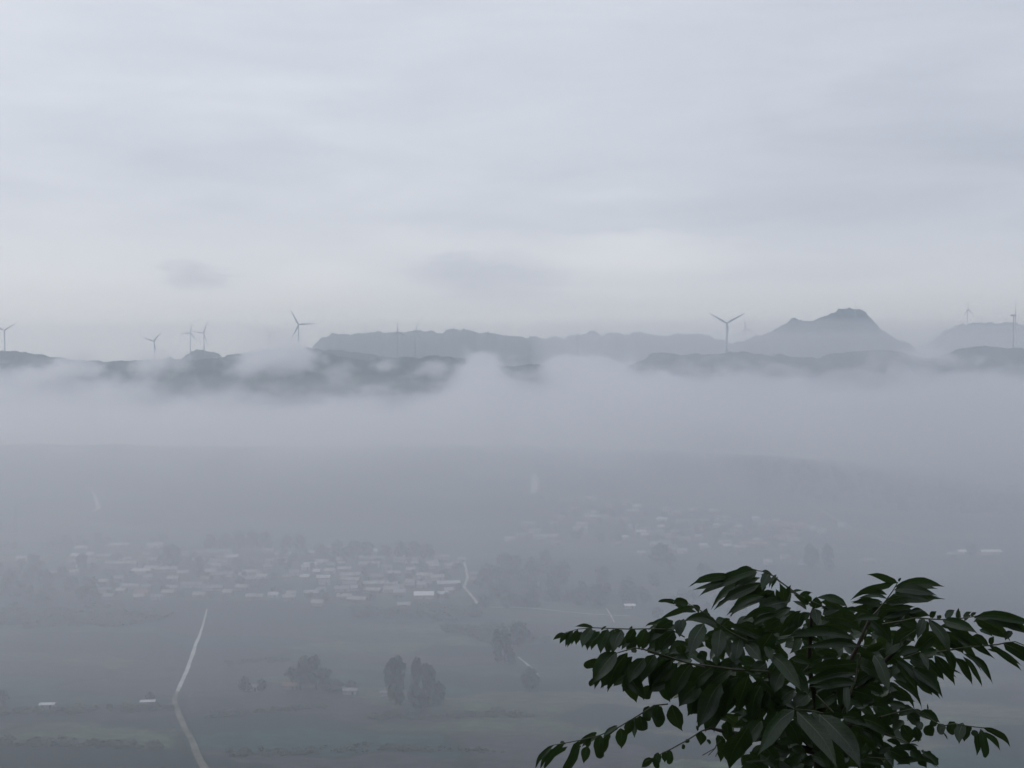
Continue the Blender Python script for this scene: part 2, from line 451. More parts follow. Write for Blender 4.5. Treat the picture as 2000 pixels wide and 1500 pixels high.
# ------------------------------------------------------------------ roads
def strip(name, pts, mat, label, off=.06, flat=True):
    P = [(gpt(px, py), w) for px, py, w in pts]
    V, Fc = [], []
    dense = []
    for (a, wa), (b, wb) in zip(P, P[1:]):
        n = max(1, int((b - a).length / 7))
        for i in range(n): dense.append((a.lerp(b, i / n), wa + (wb - wa) * i / n))
    dense.append(P[-1])
    for i, (p, w) in enumerate(dense):
        a = dense[max(0, i - 2)][0]; b = dense[min(len(dense) - 1, i + 2)][0]
        t = (b - a); t.z = 0; t.normalize(); s = Vector((t.y, -t.x, 0))
        j1 = 1 + .25 * 1.6 * noise.noise(Vector((i * .35, 1, 2))); j2 = 1 + .25 * 1.6 * noise.noise(Vector((i * .35, 9, 2)))
        l = p - s * w / 2 * j1; r = p + s * w / 2 * j2
        V += [(l.x, l.y, terrain(l.x, l.y) + off), (r.x, r.y, terrain(r.x, r.y) + off)]
    Fc = [(2*i, 2*i+1, 2*i+3, 2*i+2) for i in range(len(dense) - 1)]
    return tag(mesh_obj(name, V, Fc, mat), label, 'road', kind='structure')

strip('road', [(404, 1190, 1.36), (398, 1215, 1.61), (391, 1238, 1.98), (383, 1256, 2.48), (374, 1284, 2.60), (364, 1312, 2.60), (353, 1336, 2.60), (346, 1351, 2.36)], M['concrete'], 'pale straight concrete farm road running up to the village')
strip('dirt_road', [(346.3, 1350.5, 2.24), (340, 1364, 2.77), (343, 1380, 3.04), (352, 1402, 3.30), (363, 1425, 3.30), (374, 1445, 2.90), (382, 1466, 3.63), (392, 1486, 4.29), (402, 1505, 3.96), (418, 1545, 3.30)], M['dirt'], 'brown rutted dirt track bending out of the concrete road', off=.10)
strip('road', [(904, 1092, 2.10), (911, 1112, 2.38), (913, 1130, 2.52), (906, 1146, 2.38), (918, 1160, 2.38), (928, 1172, 2.38), (934, 1184, 2.24), (960, 1186, 1.54), (1010, 1186, 1.68), (1050, 1189, 1.82), (1100, 1194, 1.68), (1150, 1199, 1.54), (1230, 1203, 1.40)], M['concrete'], 'pale lane winding past the dark wood beside the village')
strip('road', [(1012, 1283, 1.54), (1028, 1296, 1.96), (1042, 1309, 1.68), (1052, 1320, 1.40)], M['concrete'], 'short pale track in the fields below the wood')
strip('road', [(1184, 1188, 1.20), (1192, 1200, 1.44), (1200, 1216, 1.20)], M['concrete'], 'short pale track dropping from the lane', off=.12)
strip('road', [(176, 955, 3), (185, 968, 4), (190, 984, 5), (193, 993, 5), (182, 1000, 4)], M['concrete'], 'faint pale hook shaped track on the far slope', off=.35)
strip('road', [(599, 922, 4), (602, 936, 7), (604, 948, 4)], M['dirt'], 'very faint pale track on the far slope', off=.35)
strip('road', [(1043, 925, 5), (1044, 935, 10), (1046, 950, 12), (1040, 964, 6)], M['concrete'], 'wide faint pale strip on the far slope above the second village', off=.35)
strip('road', [(1520, 944, 5), (1545, 962, 6), (1580, 984, 6), (1612, 1002, 5), (1660, 1030, 5), (1720, 1050, 5), (1790, 1066, 5)], M['dirt'], 'faint pale road slanting down the far slope', off=.35)

# ------------------------------------------------------------------ trees of the valley
def crown_mesh(seed, n, shape, size):
    """leaf clumps spread through an uneven volume of unit height (z 0..1) and unit width"""
    r = random.Random(seed); V, Fc = [], []
    lobes = []
    for _ in range(9):
        if shape == 'tall':
            c = Vector((r.uniform(-.22, .22), r.uniform(-.22, .22), r.uniform(.15, .88))); s = r.uniform(.16, .27)
        elif shape == 'vase':
            z = r.uniform(.25, .85); a = r.uniform(0, 6.283); q = .12 + .26 * z
            c = Vector((q * math.cos(a), q * math.sin(a), z)); s = r.uniform(.14, .24)
        else:
            a = r.uniform(0, 6.283); q = r.uniform(0, .30)
            c = Vector((q * math.cos(a), q * math.sin(a), r.uniform(.35, .80))); s = r.uniform(.16, .27)
        lobes.append((c, s))
    for _ in range(n):
        c, s = r.choice(lobes)
        d = Vector((r.gauss(0, 1), r.gauss(0, 1), r.gauss(0, 1))).normalized()
        p = c + d * s * (r.random() ** .4)
        nrm = (d + Vector((r.gauss(0, .6), r.gauss(0, .6), r.gauss(0, .6) + .4))).normalized()
        u = nrm.orthogonal().normalized(); w = nrm.cross(u)
        a = r.uniform(0, 6.283); u, w = u * math.cos(a) + w * math.sin(a), w * math.cos(a) - u * math.sin(a)
        q = size * r.uniform(.6, 1.3); b = len(V)
        V += [tuple(p - u * q - w * q * .3), tuple(p + u * q * .3 - w * q), tuple(p + u * q + w * q * .4), tuple(p - u * q * .2 + w * q)]
        Fc.append((b, b+1, b+2, b+3))
    return V, Fc

CROWNS = []
for i, (shp, n, mt) in enumerate([('round', 520, 'foliage'), ('round', 460, 'foliage_b'), ('tall', 460, 'foliage'), ('vase', 560, 'foliage_b'), ('tall', 420, 'foliage_b'), ('vase', 520, 'foliage')]):
    V, Fc = crown_mesh(40 + i, n, shp, .08)
    me = bpy.data.meshes.new('crown'); me.from_pydata(V, [], Fc); me.materials.append(M[mt]); CROWNS.append((shp, me))
TV, TF = [], []
tube(TV, TF, [(0, 0, -.03), (.006, 0, .25), (-.008, .01, .5), (0, 0, .8)], .035, .010, 7)
tube(TV, TF, [(0, 0, .34), (.10, .03, .5), (.2, .05, .66)], .014, .005, 5)
tube(TV, TF, [(0, 0, .36), (-.09, -.05, .52), (-.19, -.06, .7)], .014, .005, 5)
tube(TV, TF, [(0, 0, .42), (.02, -.1, .56), (.03, -.18, .72)], .012, .004, 5)
TRUNK = bpy.data.meshes.new('trunk'); TRUNK.from_pydata(TV, [], TF); TRUNK.materials.append(M['bark_far'])

def tree(px, by, hpx, wpx, kind, label, group, k=0):
    p = gpt(px, by)
    s = p.y / F
    h, w = hpx * s * 1.04, wpx * s * 1.15
    root = empty('tree', p, rnd.uniform(0, 6.28), (w, w, h))
    tag(root, label, 'tree', group)
    cs = [m for shp, m in CROWNS if shp == kind]
    for nm, me in (('trunk', TRUNK), ('crown', cs[k % len(cs)])):
        o = bpy.data.objects.new(nm, me); COL.objects.link(o); o.parent = root
    return root

GF = 'trees standing in the fields'
tree(587, 1348, 70, 62, 'vase', 'smaller half of the joined pair of dense trees alone in the fields', GF)
tree(617, 1348, 74, 66, 'vase', 'larger half of the joined pair of dense trees alone in the fields', GF, 1)
tree(772, 1376, 96, 46, 'tall', 'tallest dark columnar tree in the middle of the fields', GF)
tree(808, 1368, 76, 32, 'tall', 'slim tree directly beside the tallest columnar one', GF, 1)
tree(836, 1372, 78, 32, 'tall', 'slim tree second away from the tallest columnar one', GF)
tree(858, 1376, 46, 36, 'round', 'low rounded tree ending the row after the slim trees', GF, 1)
tree(822, 1384, 36, 44, 'round', 'broad bush-like tree under the two slim trees', GF)
tree(478, 1352, 30, 28, 'round', 'small rounded tree near the little white field hut', GF)
tree(512, 1350, 26, 26, 'round', 'smallest rounded tree just past the little white field hut', GF, 1)
tree(648, 1350, 24, 52, 'round', 'low spreading tree right beside the joined pair', GF)
tree(684, 1347, 20, 34, 'round', 'low tree next to the pale field shed', GF, 1)
tree(6, 1376, 30, 30, 'round', 'tree in the fields cut by the edge of the view', GF)
tree(292, 1372, 22, 22, 'round', 'little tree behind the low white shed by the dirt track', GF, 1)
tree(986, 1296, 62, 48, 'tall', 'blurred tall tree below the dark wood', GF, 1)
tree(1012, 1262, 50, 52, 'round', 'blurred round tree below the dark wood', GF)
tree(1034, 1352, 52, 44, 'round', 'hazy tree under the short pale track', GF, 1)
GV = 'trees in and behind the near village'
tree(333, 1110, 46, 50, 'round', 'big dark round tree among the near village roofs', GV)
tree(160, 1116, 36, 24, 'tall', 'narrow dark tree between the far left village roofs', GV)
tree(390, 1112, 26, 26, 'round', 'small tree beside the long pale roofs of the near village', GV, 1)
words = ['first', 'second', 'third', 'fourth', 'fifth', 'sixth', 'seventh', 'eighth', 'ninth', 'tenth', 'eleventh', 'twelfth', 'thirteenth', 'fourteenth', 'fifteenth', 'sixteenth']
for i, (px, by, h, w) in enumerate([(412, 1074, 30, 30), (438, 1074, 34, 34), (466, 1073, 37, 34), (492, 1073, 38, 36), (518, 1076, 37, 34), (558, 1076, 32, 30), (586, 1077, 34, 34), (626, 1088, 28, 32), (660, 1090, 34, 34),
                                   (690, 1092, 38, 38), (716, 1092, 36, 34), (754, 1093, 30, 30), (784, 1093, 36, 34), (808, 1094, 38, 36), (834, 1094, 32, 34)]):
    tree(px, by, h, w, 'round', f'{words[i]} from the left of the dark round trees lining the back of the near village', GV, i)
GR = 'hazy trees around the second village'
tree(1292, 1106, 44, 56, 'round', 'large blurred tree in front of the second village', GR)
tree(1584, 1112, 50, 34, 'tall', 'blurred upright tree at the right end of the second village', GR)
tree(1621, 1116, 48, 34, 'tall', 'blurred upright tree outermost at the right end of the second village', GR, 1)
tree(1896, 1086, 26, 26, 'round', 'hazy tree beside the lone pale farm sheds', GR, 1)

def wood(name, spots, label, seed):
    """a far wood that reads as one mass"""
    r = random.Random(seed); V, Fc = [], []
    for px, by, h in spots:
        p = gpt(px, by); s = p.y / F; hh = h * s * r.uniform(.85, 1.15); ww = hh * (r.uniform(2.2, 3.6) if name == 'hedge' else r.uniform(.9, 1.3))
        me = r.choice(CROWNS)[1]; a = r.uniform(0, 6.28); ca, sa = math.cos(a), math.sin(a); b = len(V)
        for v in me.vertices:
            x, y_, z = v.co
            V.append((p.x + (x*ca - y_*sa) * ww, p.y + (x*sa + y_*ca) * ww, p.z + (z - .12) * hh))
        for f in me.polygons: Fc.append(tuple(b + q for q in f.vertices))
    return tag(mesh_obj(name, V, Fc, M['foliage']), label, 'hedge' if name == 'hedge' else 'wood', kind='stuff')

def scatter(poly, n, h0, h1, seed):
    r = random.Random(seed); out = []
    xs_ = [p[0] for p in poly]; ys_ = [p[1] for p in poly]
    while len(out) < n:
        x, y_ = r.uniform(min(xs_), max(xs_)), r.uniform(min(ys_), max(ys_))
        ins = False
        for (x0, y0), (x1, y1) in zip(poly, poly[1:] + poly[:1]):
            if (y0 > y_) != (y1 > y_) and x < (x1 - x0) * (y_ - y0) / (y1 - y0) + x0: ins = not ins
        if ins: out.append((x, y_, r.uniform(h0, h1)))
    return out

wood('woods', scatter([(936, 1190), (948, 1130), (985, 1110), (1060, 1108), (1110, 1130), (1200, 1136), (1240, 1150), (1240, 1186), (1150, 1190), (1060, 1184)], 46, 26, 40, 5), 'dark hazy wood between the two villages', 5)
wood('woods', scatter([(1240, 1140), (1320, 1120), (1420, 1140), (1520, 1190), (1640, 1230), (1400, 1250), (1250, 1200)], 34, 20, 34, 6), 'pale blurred wood spreading behind the leafy foreground tree', 6)
wood('woods', scatter([(-40, 1110), (60, 1108), (130, 1126), (190, 1140), (190, 1178), (60, 1190), (-40, 1186)], 40, 22, 36, 7), 'dark wood at the left end of the near village', 7)
for i_, (poly, n_, h0_, h1_, lab_) in enumerate([
        ([(0, 1384), (330, 1378), (336, 1388), (0, 1396)], 34, 5, 11, 'low dark hedge line left of the dirt track'),
        ([(-40, 1196), (230, 1190), (350, 1200), (260, 1226), (-40, 1226)], 60, 9, 18, 'dark belt of bushes below the wood by the near village'),
        ([(690, 1186), (900, 1186), (960, 1200), (880, 1212), (690, 1204)], 44, 8, 15, 'dark belt of bushes below the near village'),
        ([(400, 1392), (640, 1372), (650, 1380), (410, 1404)], 36, 4, 9, 'thin dark hedge in front of the joined pair of trees'),
        ([(700, 1396), (1000, 1390), (1060, 1400), (720, 1408)], 40, 4, 10, 'thin dark hedge below the columnar trees'),
        ([(-20, 1440), (300, 1452), (330, 1464), (-20, 1456)], 44, 4, 9, 'dark hedge crossing the lowest fields beside the dirt track'),
        ([(440, 1466), (760, 1452), (1000, 1470), (760, 1468), (440, 1480)], 50, 4, 9, 'dark hedge crossing the lowest fields toward the sapling'),
        ([(860, 1230), (1000, 1222), (1080, 1250), (990, 1262)], 30, 8, 16, 'loose bushes below the dark hazy wood'),
        ([(440, 1292), (560, 1286), (560, 1292), (440, 1300)], 18, 4, 8, 'short hedge behind the small field huts')]):
    wood('hedge', scatter(poly, int(n_ * 1.8), h0_, h1_, 200 + i_), lab_, 200 + i_)
wood('treeline', scatter([(-60, 1062), (120, 1056), (340, 1054), (372, 1062), (120, 1070), (-60, 1078)], 36, 12, 20, 8), 'low dark line of trees behind the left of the near village', 8)
wood('woods', scatter([(1380, 912), (1430, 906), (1560, 908), (1700, 930), (1990, 952), (1990, 1010), (1760, 1000), (1640, 985), (1480, 950)], 190, 9, 17, 33), 'dark tree covered slope behind the right end of the second village', 33)
wood('treeline', scatter([(1400, 914), (1480, 910), (1560, 914), (1570, 920), (1400, 922)], 22, 9, 16, 9), 'faint line of trees on the far rise', 9)
wood('treeline', scatter([(140, 1085), (330, 1074), (560, 1082), (880, 1092), (915, 1120), (880, 1175), (420, 1172), (190, 1168)], 170, 8, 19, 14), 'low trees and bushes mixed among the roofs of the near village', 14)
wood('treeline', scatter([(1100, 1004), (1250, 1000), (1560, 1030), (1560, 1080), (1400, 1090), (1240, 1080), (1110, 1060)], 70, 9, 17, 10), 'trees mixed among the roofs of the second village', 10)

# ------------------------------------------------------------------ houses
def house_meshes(L, W, H, RH, over=.5):
    """wall prism with gable ends, and a pitched roof"""
    V, Fc = [], []
    l, w = L / 2, W / 2
    V = [(-l, -w, -.6), (l, -w, -.6), (l, w, -.6), (-l, w, -.6), (-l, -w, H), (l, -w, H), (l, w, H), (-l, w, H), (-l, 0, H + RH - .15), (l, 0, H + RH - .15)]
    Fc = [(0, 1, 5, 4), (2, 3, 7, 6), (1, 2, 6, 9, 5), (3, 0, 4, 8, 7), (4, 5, 9, 8), (6, 7, 8, 9)]
    l2, w2 = l + over, w + over
    dz = RH * over / w
    th = .18
    RV = [(-l2, -w2, H - dz), (l2, -w2, H - dz), (l2, 0, H + RH), (-l2, 0, H + RH), (-l2, w2, H - dz), (l2, w2, H - dz)]
    RV += [(a, b, c + th) for a, b, c in RV]
    RF = [(6, 7, 8, 9), (9, 8, 11, 10), (0, 3, 2, 1), (3, 4, 5, 2), (0, 1, 7, 6), (5, 4, 10, 11), (1, 2, 8, 7), (2, 5, 11, 8), (3, 0, 6, 9), (4, 3, 9, 10)]
    return (V, Fc), (RV, RF)

def openings(L, W, H):
    V, Fc, DV, DF = [], [], [], []
    n = max(2, int(L / 4.2)); d = n // 2
    for i in range(n):
        x = -L / 2 + L * (i + .5) / n
        if i == d: box(DV, DF, x - .55, x + .55, -W / 2 - .05, -W / 2 + .05, 0, 2.1)
        else: box(V, Fc, x - .7, x + .7, -W / 2 - .05, -W / 2 + .05, .95, 2.3)
    return (V, Fc), (DV, DF)

PROTO = {}
def house(px, py, wpx, roof, wall, label, group, yaw=0.0, name='house', W=7.0, H=3.0, RH=1.9):
    p = gpt(px, py + 5)
    L = max(7.0, min(34.0, wpx * p.y / F))
    Lq = round(L / 2) * 2.0
    key = (Lq, W, H, RH, roof, wall)
    root = empty(name, p, yaw)
    tag(root, label, 'house' if name != 'shed' else 'shed', group)
    if key not in PROTO:
        (a, b), (c, d) = house_meshes(Lq, W, H, RH)
        (e, f), (g, h) = openings(Lq, W, H)
        ms = []
        for nm, v, ff, mt in (('wall', a, b, wall), ('roof', c, d, roof), ('window', e, f, 'glass_dark'), ('door', g, h, 'bark_far')):
            me = bpy.data.meshes.new(nm); me.from_pydata(v, [], ff); me.materials.append(M[mt]); ms.append((nm, me))
        PROTO[key] = ms
    for nm, me in PROTO[key]:
        if nm == 'window': continue
        o = bpy.data.objects.new(nm, me); COL.objects.link(o); o.parent = root
    return root

def zl(ox, oy, s, lst): return [(ox + t[0] / s, oy + t[1] / s, t[2] / s) + tuple(t[3:]) for t in lst]
near_v = zl(0, 850, 4, [(170,960,70),(310,1010,60),(620,948,150),(700,978,80),(560,986,60),(580,1065,60),(425,1080,40),(930,860,140),(1210,858,120),(840,942,170),(1150,935,80),(950,1000,240),(1180,1035,90),
    (1110,1065,150),(1300,1050,160),(1430,1078,80),(1500,920,150),(1700,908,200),(1700,985,150),(1735,1088,160),(1950,1072,120),(1600,1125,60),(1940,1120,120),(1020,1178,140),(1110,1228,100,'r'),(810,1145,40),
    (850,1260,40),(660,1258,50),(760,1212,200),(1340,1198,80),(1500,1170,150),(1665,1192,150),(1890,1192,80),(1960,1265,80),(980,970,80),(640,878,100)]) + \
  zl(450, 850, 3.636, [(270,817,80),(375,842,110),(365,885,70),(150,972,140),(225,1000,75),(265,937,40),(85,1080,75),(175,1145,120),(455,975,40),(620,965,60),(670,1042,70),(850,993,130),(850,1030,140),(955,918,80),
    (1030,918,40),(1010,873,180),(1240,882,150),(1500,868,100),(1570,925,100),(1160,980,90),(1380,998,100),(1275,1045,60),(1380,1047,90),(1020,1058,140),(1150,1060,80),(1010,1100,110),(1140,1097,90),(1550,1050,150),
    (1750,985,90),(1740,1027,60),(900,1167,130),(600,1120,140),(620,1195,90),(1230,1212,80),(620,835,120),(1115,935,60),(530,1003,60),(120,1022,90)])
far_v = zl(950, 850, 3.636, [(165,733,60),(300,622,90),(345,676,90),(250,706,60),(420,718,160),(490,760,60),(665,660,95),(740,445,80),(870,495,50),(990,475,50),(1065,500,60),(760,545,50),(530,580,50),(760,578,80),
    (1040,645,60),(1130,655,40),(1280,520,60),(1340,547,90),(1465,525,60),(1610,530,60),(1250,590,70),(1390,605,80),(1560,605,120),(1640,637,60),(1500,657,60,'r'),(1350,680,90),(1260,710,100),(1390,730,110),(980,725,50),
    (930,772,50),(1200,768,60),(1760,682,50),(1790,650,50),(1550,795,70),(1390,820,60),(1800,835,60),(1100,835,50),(1860,770,130,'r'),(1915,585,50),(620,520,40),(480,620,40)]) + \
  zl(1450, 850, 3.636, [(120,770,110,'r'),(290,630,90,'r'),(400,640,110,'r'),(340,682,100,'r'),(290,720,110,'r'),(240,605,40),(500,655,40),(565,676,60),(710,635,60),(180,900,60),(430,900,40),(890,890,90),(1480,845,40),(300,860,40)])

def village(lst, vname, group, seed, nrows, extra=()):
    r = random.Random(seed)
    lst = list(lst)
    for px, py, _ in extra:
        if all(abs(px - t[0]) > (t[2] + 16) / 2 or abs(py - t[1]) > 4 for t in lst): lst.append((px, py, r.uniform(11, 26)))
    lst = sorted(lst, key=lambda t: t[1])
    per = math.ceil(len(lst) / nrows)
    rown = {6: ['hindmost', 'second hindmost', 'upper middle', 'lower middle', 'second nearest', 'nearest'], 5: ['hindmost', 'second hindmost', 'middle', 'second nearest', 'nearest']}[nrows]
    for k in range(nrows):
        row = sorted(lst[k * per:(k + 1) * per])
        for i, t in enumerate(row):
            px, py, w = t[:3]
            q = r.random()
            if len(t) > 3: roof, rw = 'roof_red', 'red-roofed'
            elif q < .42: roof, rw = 'roof_pale', 'pale-roofed'
            elif q < .54: roof, rw = 'roof_light', 'white-roofed'
            else: roof, rw = 'roof_grey', 'grey-roofed'
            wall = 'wall_white' if r.random() < .45 else 'wall_brick'
            size = 'long' if w > 33 else ('short' if w < 18 else 'middling')
            w1 = words[i] if i < len(words) else f'{i+1}th'
            house(px, py, w * 1.05, roof, wall, f'{size} {rw} house, {w1} from the left in the {rown[k]} row of the {vname}', group, R(r.gauss(0, 10)), H=r.choice((2.6, 3.0, 3.4)), W=r.choice((4.5, 5.0, 6.0)))

village(near_v, 'near village', 'houses of the near village', 21, 6, scatter([(110, 1075), (330, 1064), (560, 1066), (900, 1080), (925, 1120), (900, 1160), (700, 1172), (420, 1168), (180, 1165)], 90, 0, 1, 91))
village(far_v, 'second village', 'houses of the hazier second village', 22, 5, scatter([(1050, 1000), (1120, 980), (1250, 985), (1400, 995), (1560, 1025), (1600, 1045), (1480, 1085), (1300, 1070), (1100, 1050)], 40, 0, 1, 92))
house(828, 1163, 37, 'roof_white', 'wall_white', 'big bright white steel-roofed shed, brightest building of the near village', None, R(3), 'shed', 11.0, 3.4, 2.2)
house(93, 1378, 14, 'roof_light', 'wall_white', 'little white hut standing alone in the fields by a dark bush', None, R(4), 'shed', 4.0, 2.6, .6)
house(289, 1371, 16, 'roof_light', 'wall_brick', 'low white-roofed shed next to the dirt track', None, R(8), 'shed', 4.0, 2.2, .6)
house(494, 1343, 17, 'roof_grey', 'wall_white', 'small pale hut between the smallest rounded trees', None, R(-4), 'shed', 5.0, 2.6, 1.0)
house(566, 1341, 22, 'roof_red', 'wall_brick', 'reddish-roofed hut touching the joined pair of trees', None, R(3), 'shed', 5.0, 2.8, 1.2)
house(684, 1350, 15, 'roof_grey', 'wall_white', 'pale field shed in front of the low tree', None, R(-6), 'shed', 5.0, 2.6, 1.0)
house(756, 1354, 10, 'roof_grey', 'wall_white', 'tiny pale shed at the foot of the tallest columnar tree', None, R(0), 'shed', 4.0, 2.4, .8)
house(1230, 1183, 16, 'roof_white', 'wall_white', 'lone white shed on the pale lane past the wood', None, R(0), 'shed', 6.0, 2.6, 1.0)
house(1883, 1078, 26, 'roof_white', 'wall_white', 'smaller of two hazy pale farm sheds standing apart at the right', None, R(5), 'shed', 9.0, 3.4, 1.6)
house(1934, 1078, 40, 'roof_white', 'wall_white', 'larger of two hazy pale farm sheds standing apart at the right', None, R(2), 'shed', 9.0, 3.4, 1.6)

# lattice mast behind the near village
def mast():
    p = gpt(31, 1048); h = 60 * p.y / F
    V, Fc = [], []
    for sx in (-1, 1):
        for sy in (-1, 1): tube(V, Fc, [(sx * 1.5, sy * 1.5, -.5), (sx * .3, sy * .3, h)], .30, .20, 5)
    k = 9
    for i in range(k):
        z0, z1 = h * i / k, h * (i + 1) / k
        a0, a1 = 1.5 - 1.2 * i / k, 1.5 - 1.2 * (i + 1) / k
        for s in (-1, 1):
            tube(V, Fc, [(-a0, s * a0, z0), (a1, s * a1, z1)], .14, .14, 4)
            tube(V, Fc, [(s * a0, -a0, z0), (s * a1, a1, z1)], .14, .14, 4)
            tube(V, Fc, [(-a1, s * a1, z1), (a1, s * a1, z1)], .14, .14, 4)
    root = empty('lattice_mast', p); tag(root, 'thin faint lattice mast standing behind the dark treeline', 'mast')
    mesh_obj('lattice', V, Fc, M['steel'], root)
    V, Fc = [], []
    tube(V, Fc, [(0, 0, h), (0, 0, h + 4)], .16, .08, 5)
    mesh_obj('antenna', V, Fc, M['steel'], root)
mast()

# ------------------------------------------------------------------ the leafy sapling in front of the viewpoint
TD = 3.0                                    # metres from the viewpoint
trnd = random.Random(5)
LV, LF, LUV = [], [], []

def px3(px, py, d): return at(px, py, d)

PROF = [(0, .03), (.05, .16), (.14, .40), (.27, .45), (.42, .50), (.56, .47), (.70, .36), (.82, .21), (.91, .08), (.97, .025), (1.0, .0)]
BLUNT = [(0, .03), (.06, .20), (.16, .41), (.30, .48), (.46, .50), (.60, .50), (.74, .47), (.86, .40), (.94, .28), (.985, .12), (1.0, .03)]
ROUND = [(0, .03), (.06, .20), (.16, .39), (.28, .48), (.40, .50), (.54, .45), (.67, .34), (.79, .20), (.89, .085), (.96, .03), (1.0, .0)]

def leaflet(B, T, width, bend=0.0, roll=0.0, prof=PROF, sag=0.0, fold=.22, bite=0.0):
    """one leaflet from B to T (world points). bend bows it sideways, roll turns it about its own length"""
    D = T - B; L = D.length
    if L < 1e-5: return
    D.normalize()
    view = ((B + T) / 2 - Vector((0, 0, EYE))).normalized()
    S = D.cross(view)
    if S.length < .05: S = D.cross(Vector((0, 0, 1)))
    S.normalize()
    if S.z < 0: S = -S
    N = D.cross(S).normalized()
    if N.dot(view) > 0: N = -N                       # N looks back at the viewer
    cr, sr = math.cos(roll), math.sin(roll)
    S2 = S * cr + N * sr; N2 = N * cr - S * sr
    b0 = len(LV); ph = trnd.uniform(0, 6.28)
    m = len(prof)
    cols = (-1, -.55, 0, .55, 1)
    for j, (t, w) in enumerate(prof):
        arc = 4 * t * (1 - t)
        c = B + D * (L * t) + S * (bend * arc) + N2 * (sag * arc)
        c = c + S * (L * .012 * math.sin(ph + t * 7))
        for cidx in cols:
            hw = w * width
            e = abs(cidx)
            ser = 1.0
            if e == 1: ser = 1 + .07 * math.sin(ph + t * 41 + cidx) + trnd.uniform(-.05, .05)
            if bite and e == 1 and abs(t - bite) < .06: ser *= .35
            off = S2 * (hw * cidx * ser) + N2 * (fold * hw * (e - .35) + .05 * width * math.sin(ph * 2 + t * 9) * e)
            LV.append(tuple(c + off)); LUV.append((.5 + .5 * cidx * (w / .5), t))
    n = len(cols)
    for j in range(m - 1):
        for k in range(n - 1):
            a = b0 + j * n + k
            LF.append((a, a + 1, a + n + 1, a + n))

def rough_d(px, py):
    """how far back the crown surface lies where nothing else is known"""
    return TD + .10 * noise.noise(Vector((px * .01, py * .01, 3)))

def traced(z, rows):
    ox, oy, sc = z
    for row in rows:
        bx, by, tx, ty, w = row[:5]
        o = row[5] if len(row) > 5 else {}
        bpx, bpy, tpx, tpy, w = ox + bx / sc, oy + by / sc, ox + tx / sc, oy + ty / sc, w / sc
        d = rough_d(bpx, bpy) + o.get('d', 0.0) + trnd.uniform(-.025, .025)
        Lpx = math.hypot(tpx - bpx, tpy - bpy)
        k = TD / F
        if o.get('g'): dd = -Lpx * k * trnd.uniform(.45, .75)          # hanging towards the viewer, sheen of the upper face
        else: dd = Lpx * k * o.get('dd', trnd.uniform(-.25, .35))
        B, T = px3(bpx, bpy, d), px3(tpx, tpy, d + dd)
        roll = o.get('roll', trnd.uniform(-.35, .35) if not o.get('g') else trnd.uniform(-.12, .3))
        horiz = abs(tpx - bpx) / (Lpx + 1e-6)
        leaflet(B, T, w * k * .82 / max(.5, math.cos(roll)), bend=(o['b'] / sc * k if 'b' in o else Lpx * k * (.03 + .08 * horiz) * trnd.uniform(.6, 1.5)), roll=roll, prof=o.get('p', PROF),
                sag=o.get('sag', trnd.uniform(.0, .05)) * (T - B).length, fold=o.get('f', trnd.uniform(.1, .4)), bite=o.get('bite', 0.0))
        if Lpx > 18 and w < .62 * Lpx and trnd.random() < .72:          # the leaflet opposite, on the far side of the stalk
            a = trnd.uniform(-.22, .22); ca, sa = math.cos(a), math.sin(a); q = trnd.uniform(.78, .95)
            ex, ey = (tpx - bpx) * q, (tpy - bpy) * q
            sx_ = w * trnd.uniform(.2, .5)
            nx_, ny_ = -(tpy - bpy) / Lpx * sx_, (tpx - bpx) / Lpx * sx_
            if ny_ < 0: nx_, ny_ = -nx_, -ny_
            ny_ += 3
            d2 = d + trnd.uniform(.03, .08)
            leaflet(px3(bpx + nx_, bpy + ny_, d2), px3(bpx + nx_ + ex * ca - ey * sa, bpy + ny_ + ex * sa + ey * ca, d2 + Lpx * k * trnd.uniform(0, .5)), w * k * .74, bend=Lpx * k * (.03 + .08 * horiz), roll=trnd.uniform(-.5, .5), fold=.25)

RV_, RF_ = [], []
def stalk(z, pts, r0=.0024, r1=.0011, d0=0.0, d1=0.0):
    ox, oy, sc = z
    P = []
    for i, (x, y_) in enumerate(pts):
        px, py = ox + x / sc, oy + y_ / sc
        P.append(px3(px, py, rough_d(px, py) + d0 + (d1 - d0) * i / (len(pts) - 1) - .012))
    tube(RV_, RF_, P, r0 * .82, r1 * .82, 6)

Z0, Z1, Z2, Z3 = (1500, 1080, 3.572), (1070, 1200, 7.5), (1270, 1090, 7.5), (1500, 1090, 7.5)
Z4, Z5, Z6, Z7, Z8 = (1750, 1150, 7.5), (1040, 1350, 8), (1270, 1270, 6.52), (1500, 1270, 6.52), (1740, 1320, 8)
G = {'g': 1}
# long drooping leaf at the far left, upper
traced(Z1, [(250,275,75,385,62), (300,262,168,432,82), (372,232,262,482,95), (440,222,345,450,100), (492,250,436,420,80), (665,190,395,176,66,{'b':22}), (645,205,497,500,175,G), (700,235,540,462,150,{'d':.04}),
    (880,215,772,582,190), (760,250,640,402,110,{'d':.05}), (960,215,868,620,160,{'d':.05}), (1075,225,960,560,215,G), (1275,220,1160,445,185), (1290,260,1080,525,160,{'d':.03}), (1440,215,1330,520,190,{'d':.04}), (1590,265,1430,450,170),
    (1620,125,1420,182,50), (1830,90,1560,330,190), (1700,300,1480,520,220,{'d':.05}), (1850,250,1650,560,260,{'d':.06}), (1240,220,1190,205,90,{'d':.04}), (1010,240,1000,200,120,{'d':.03}), (820,215,800,185,110,{'d':.03}),
    (1080,320,1040,500,140,{'d':.06}), (1180,300,1260,560,200,{'d':.08})])
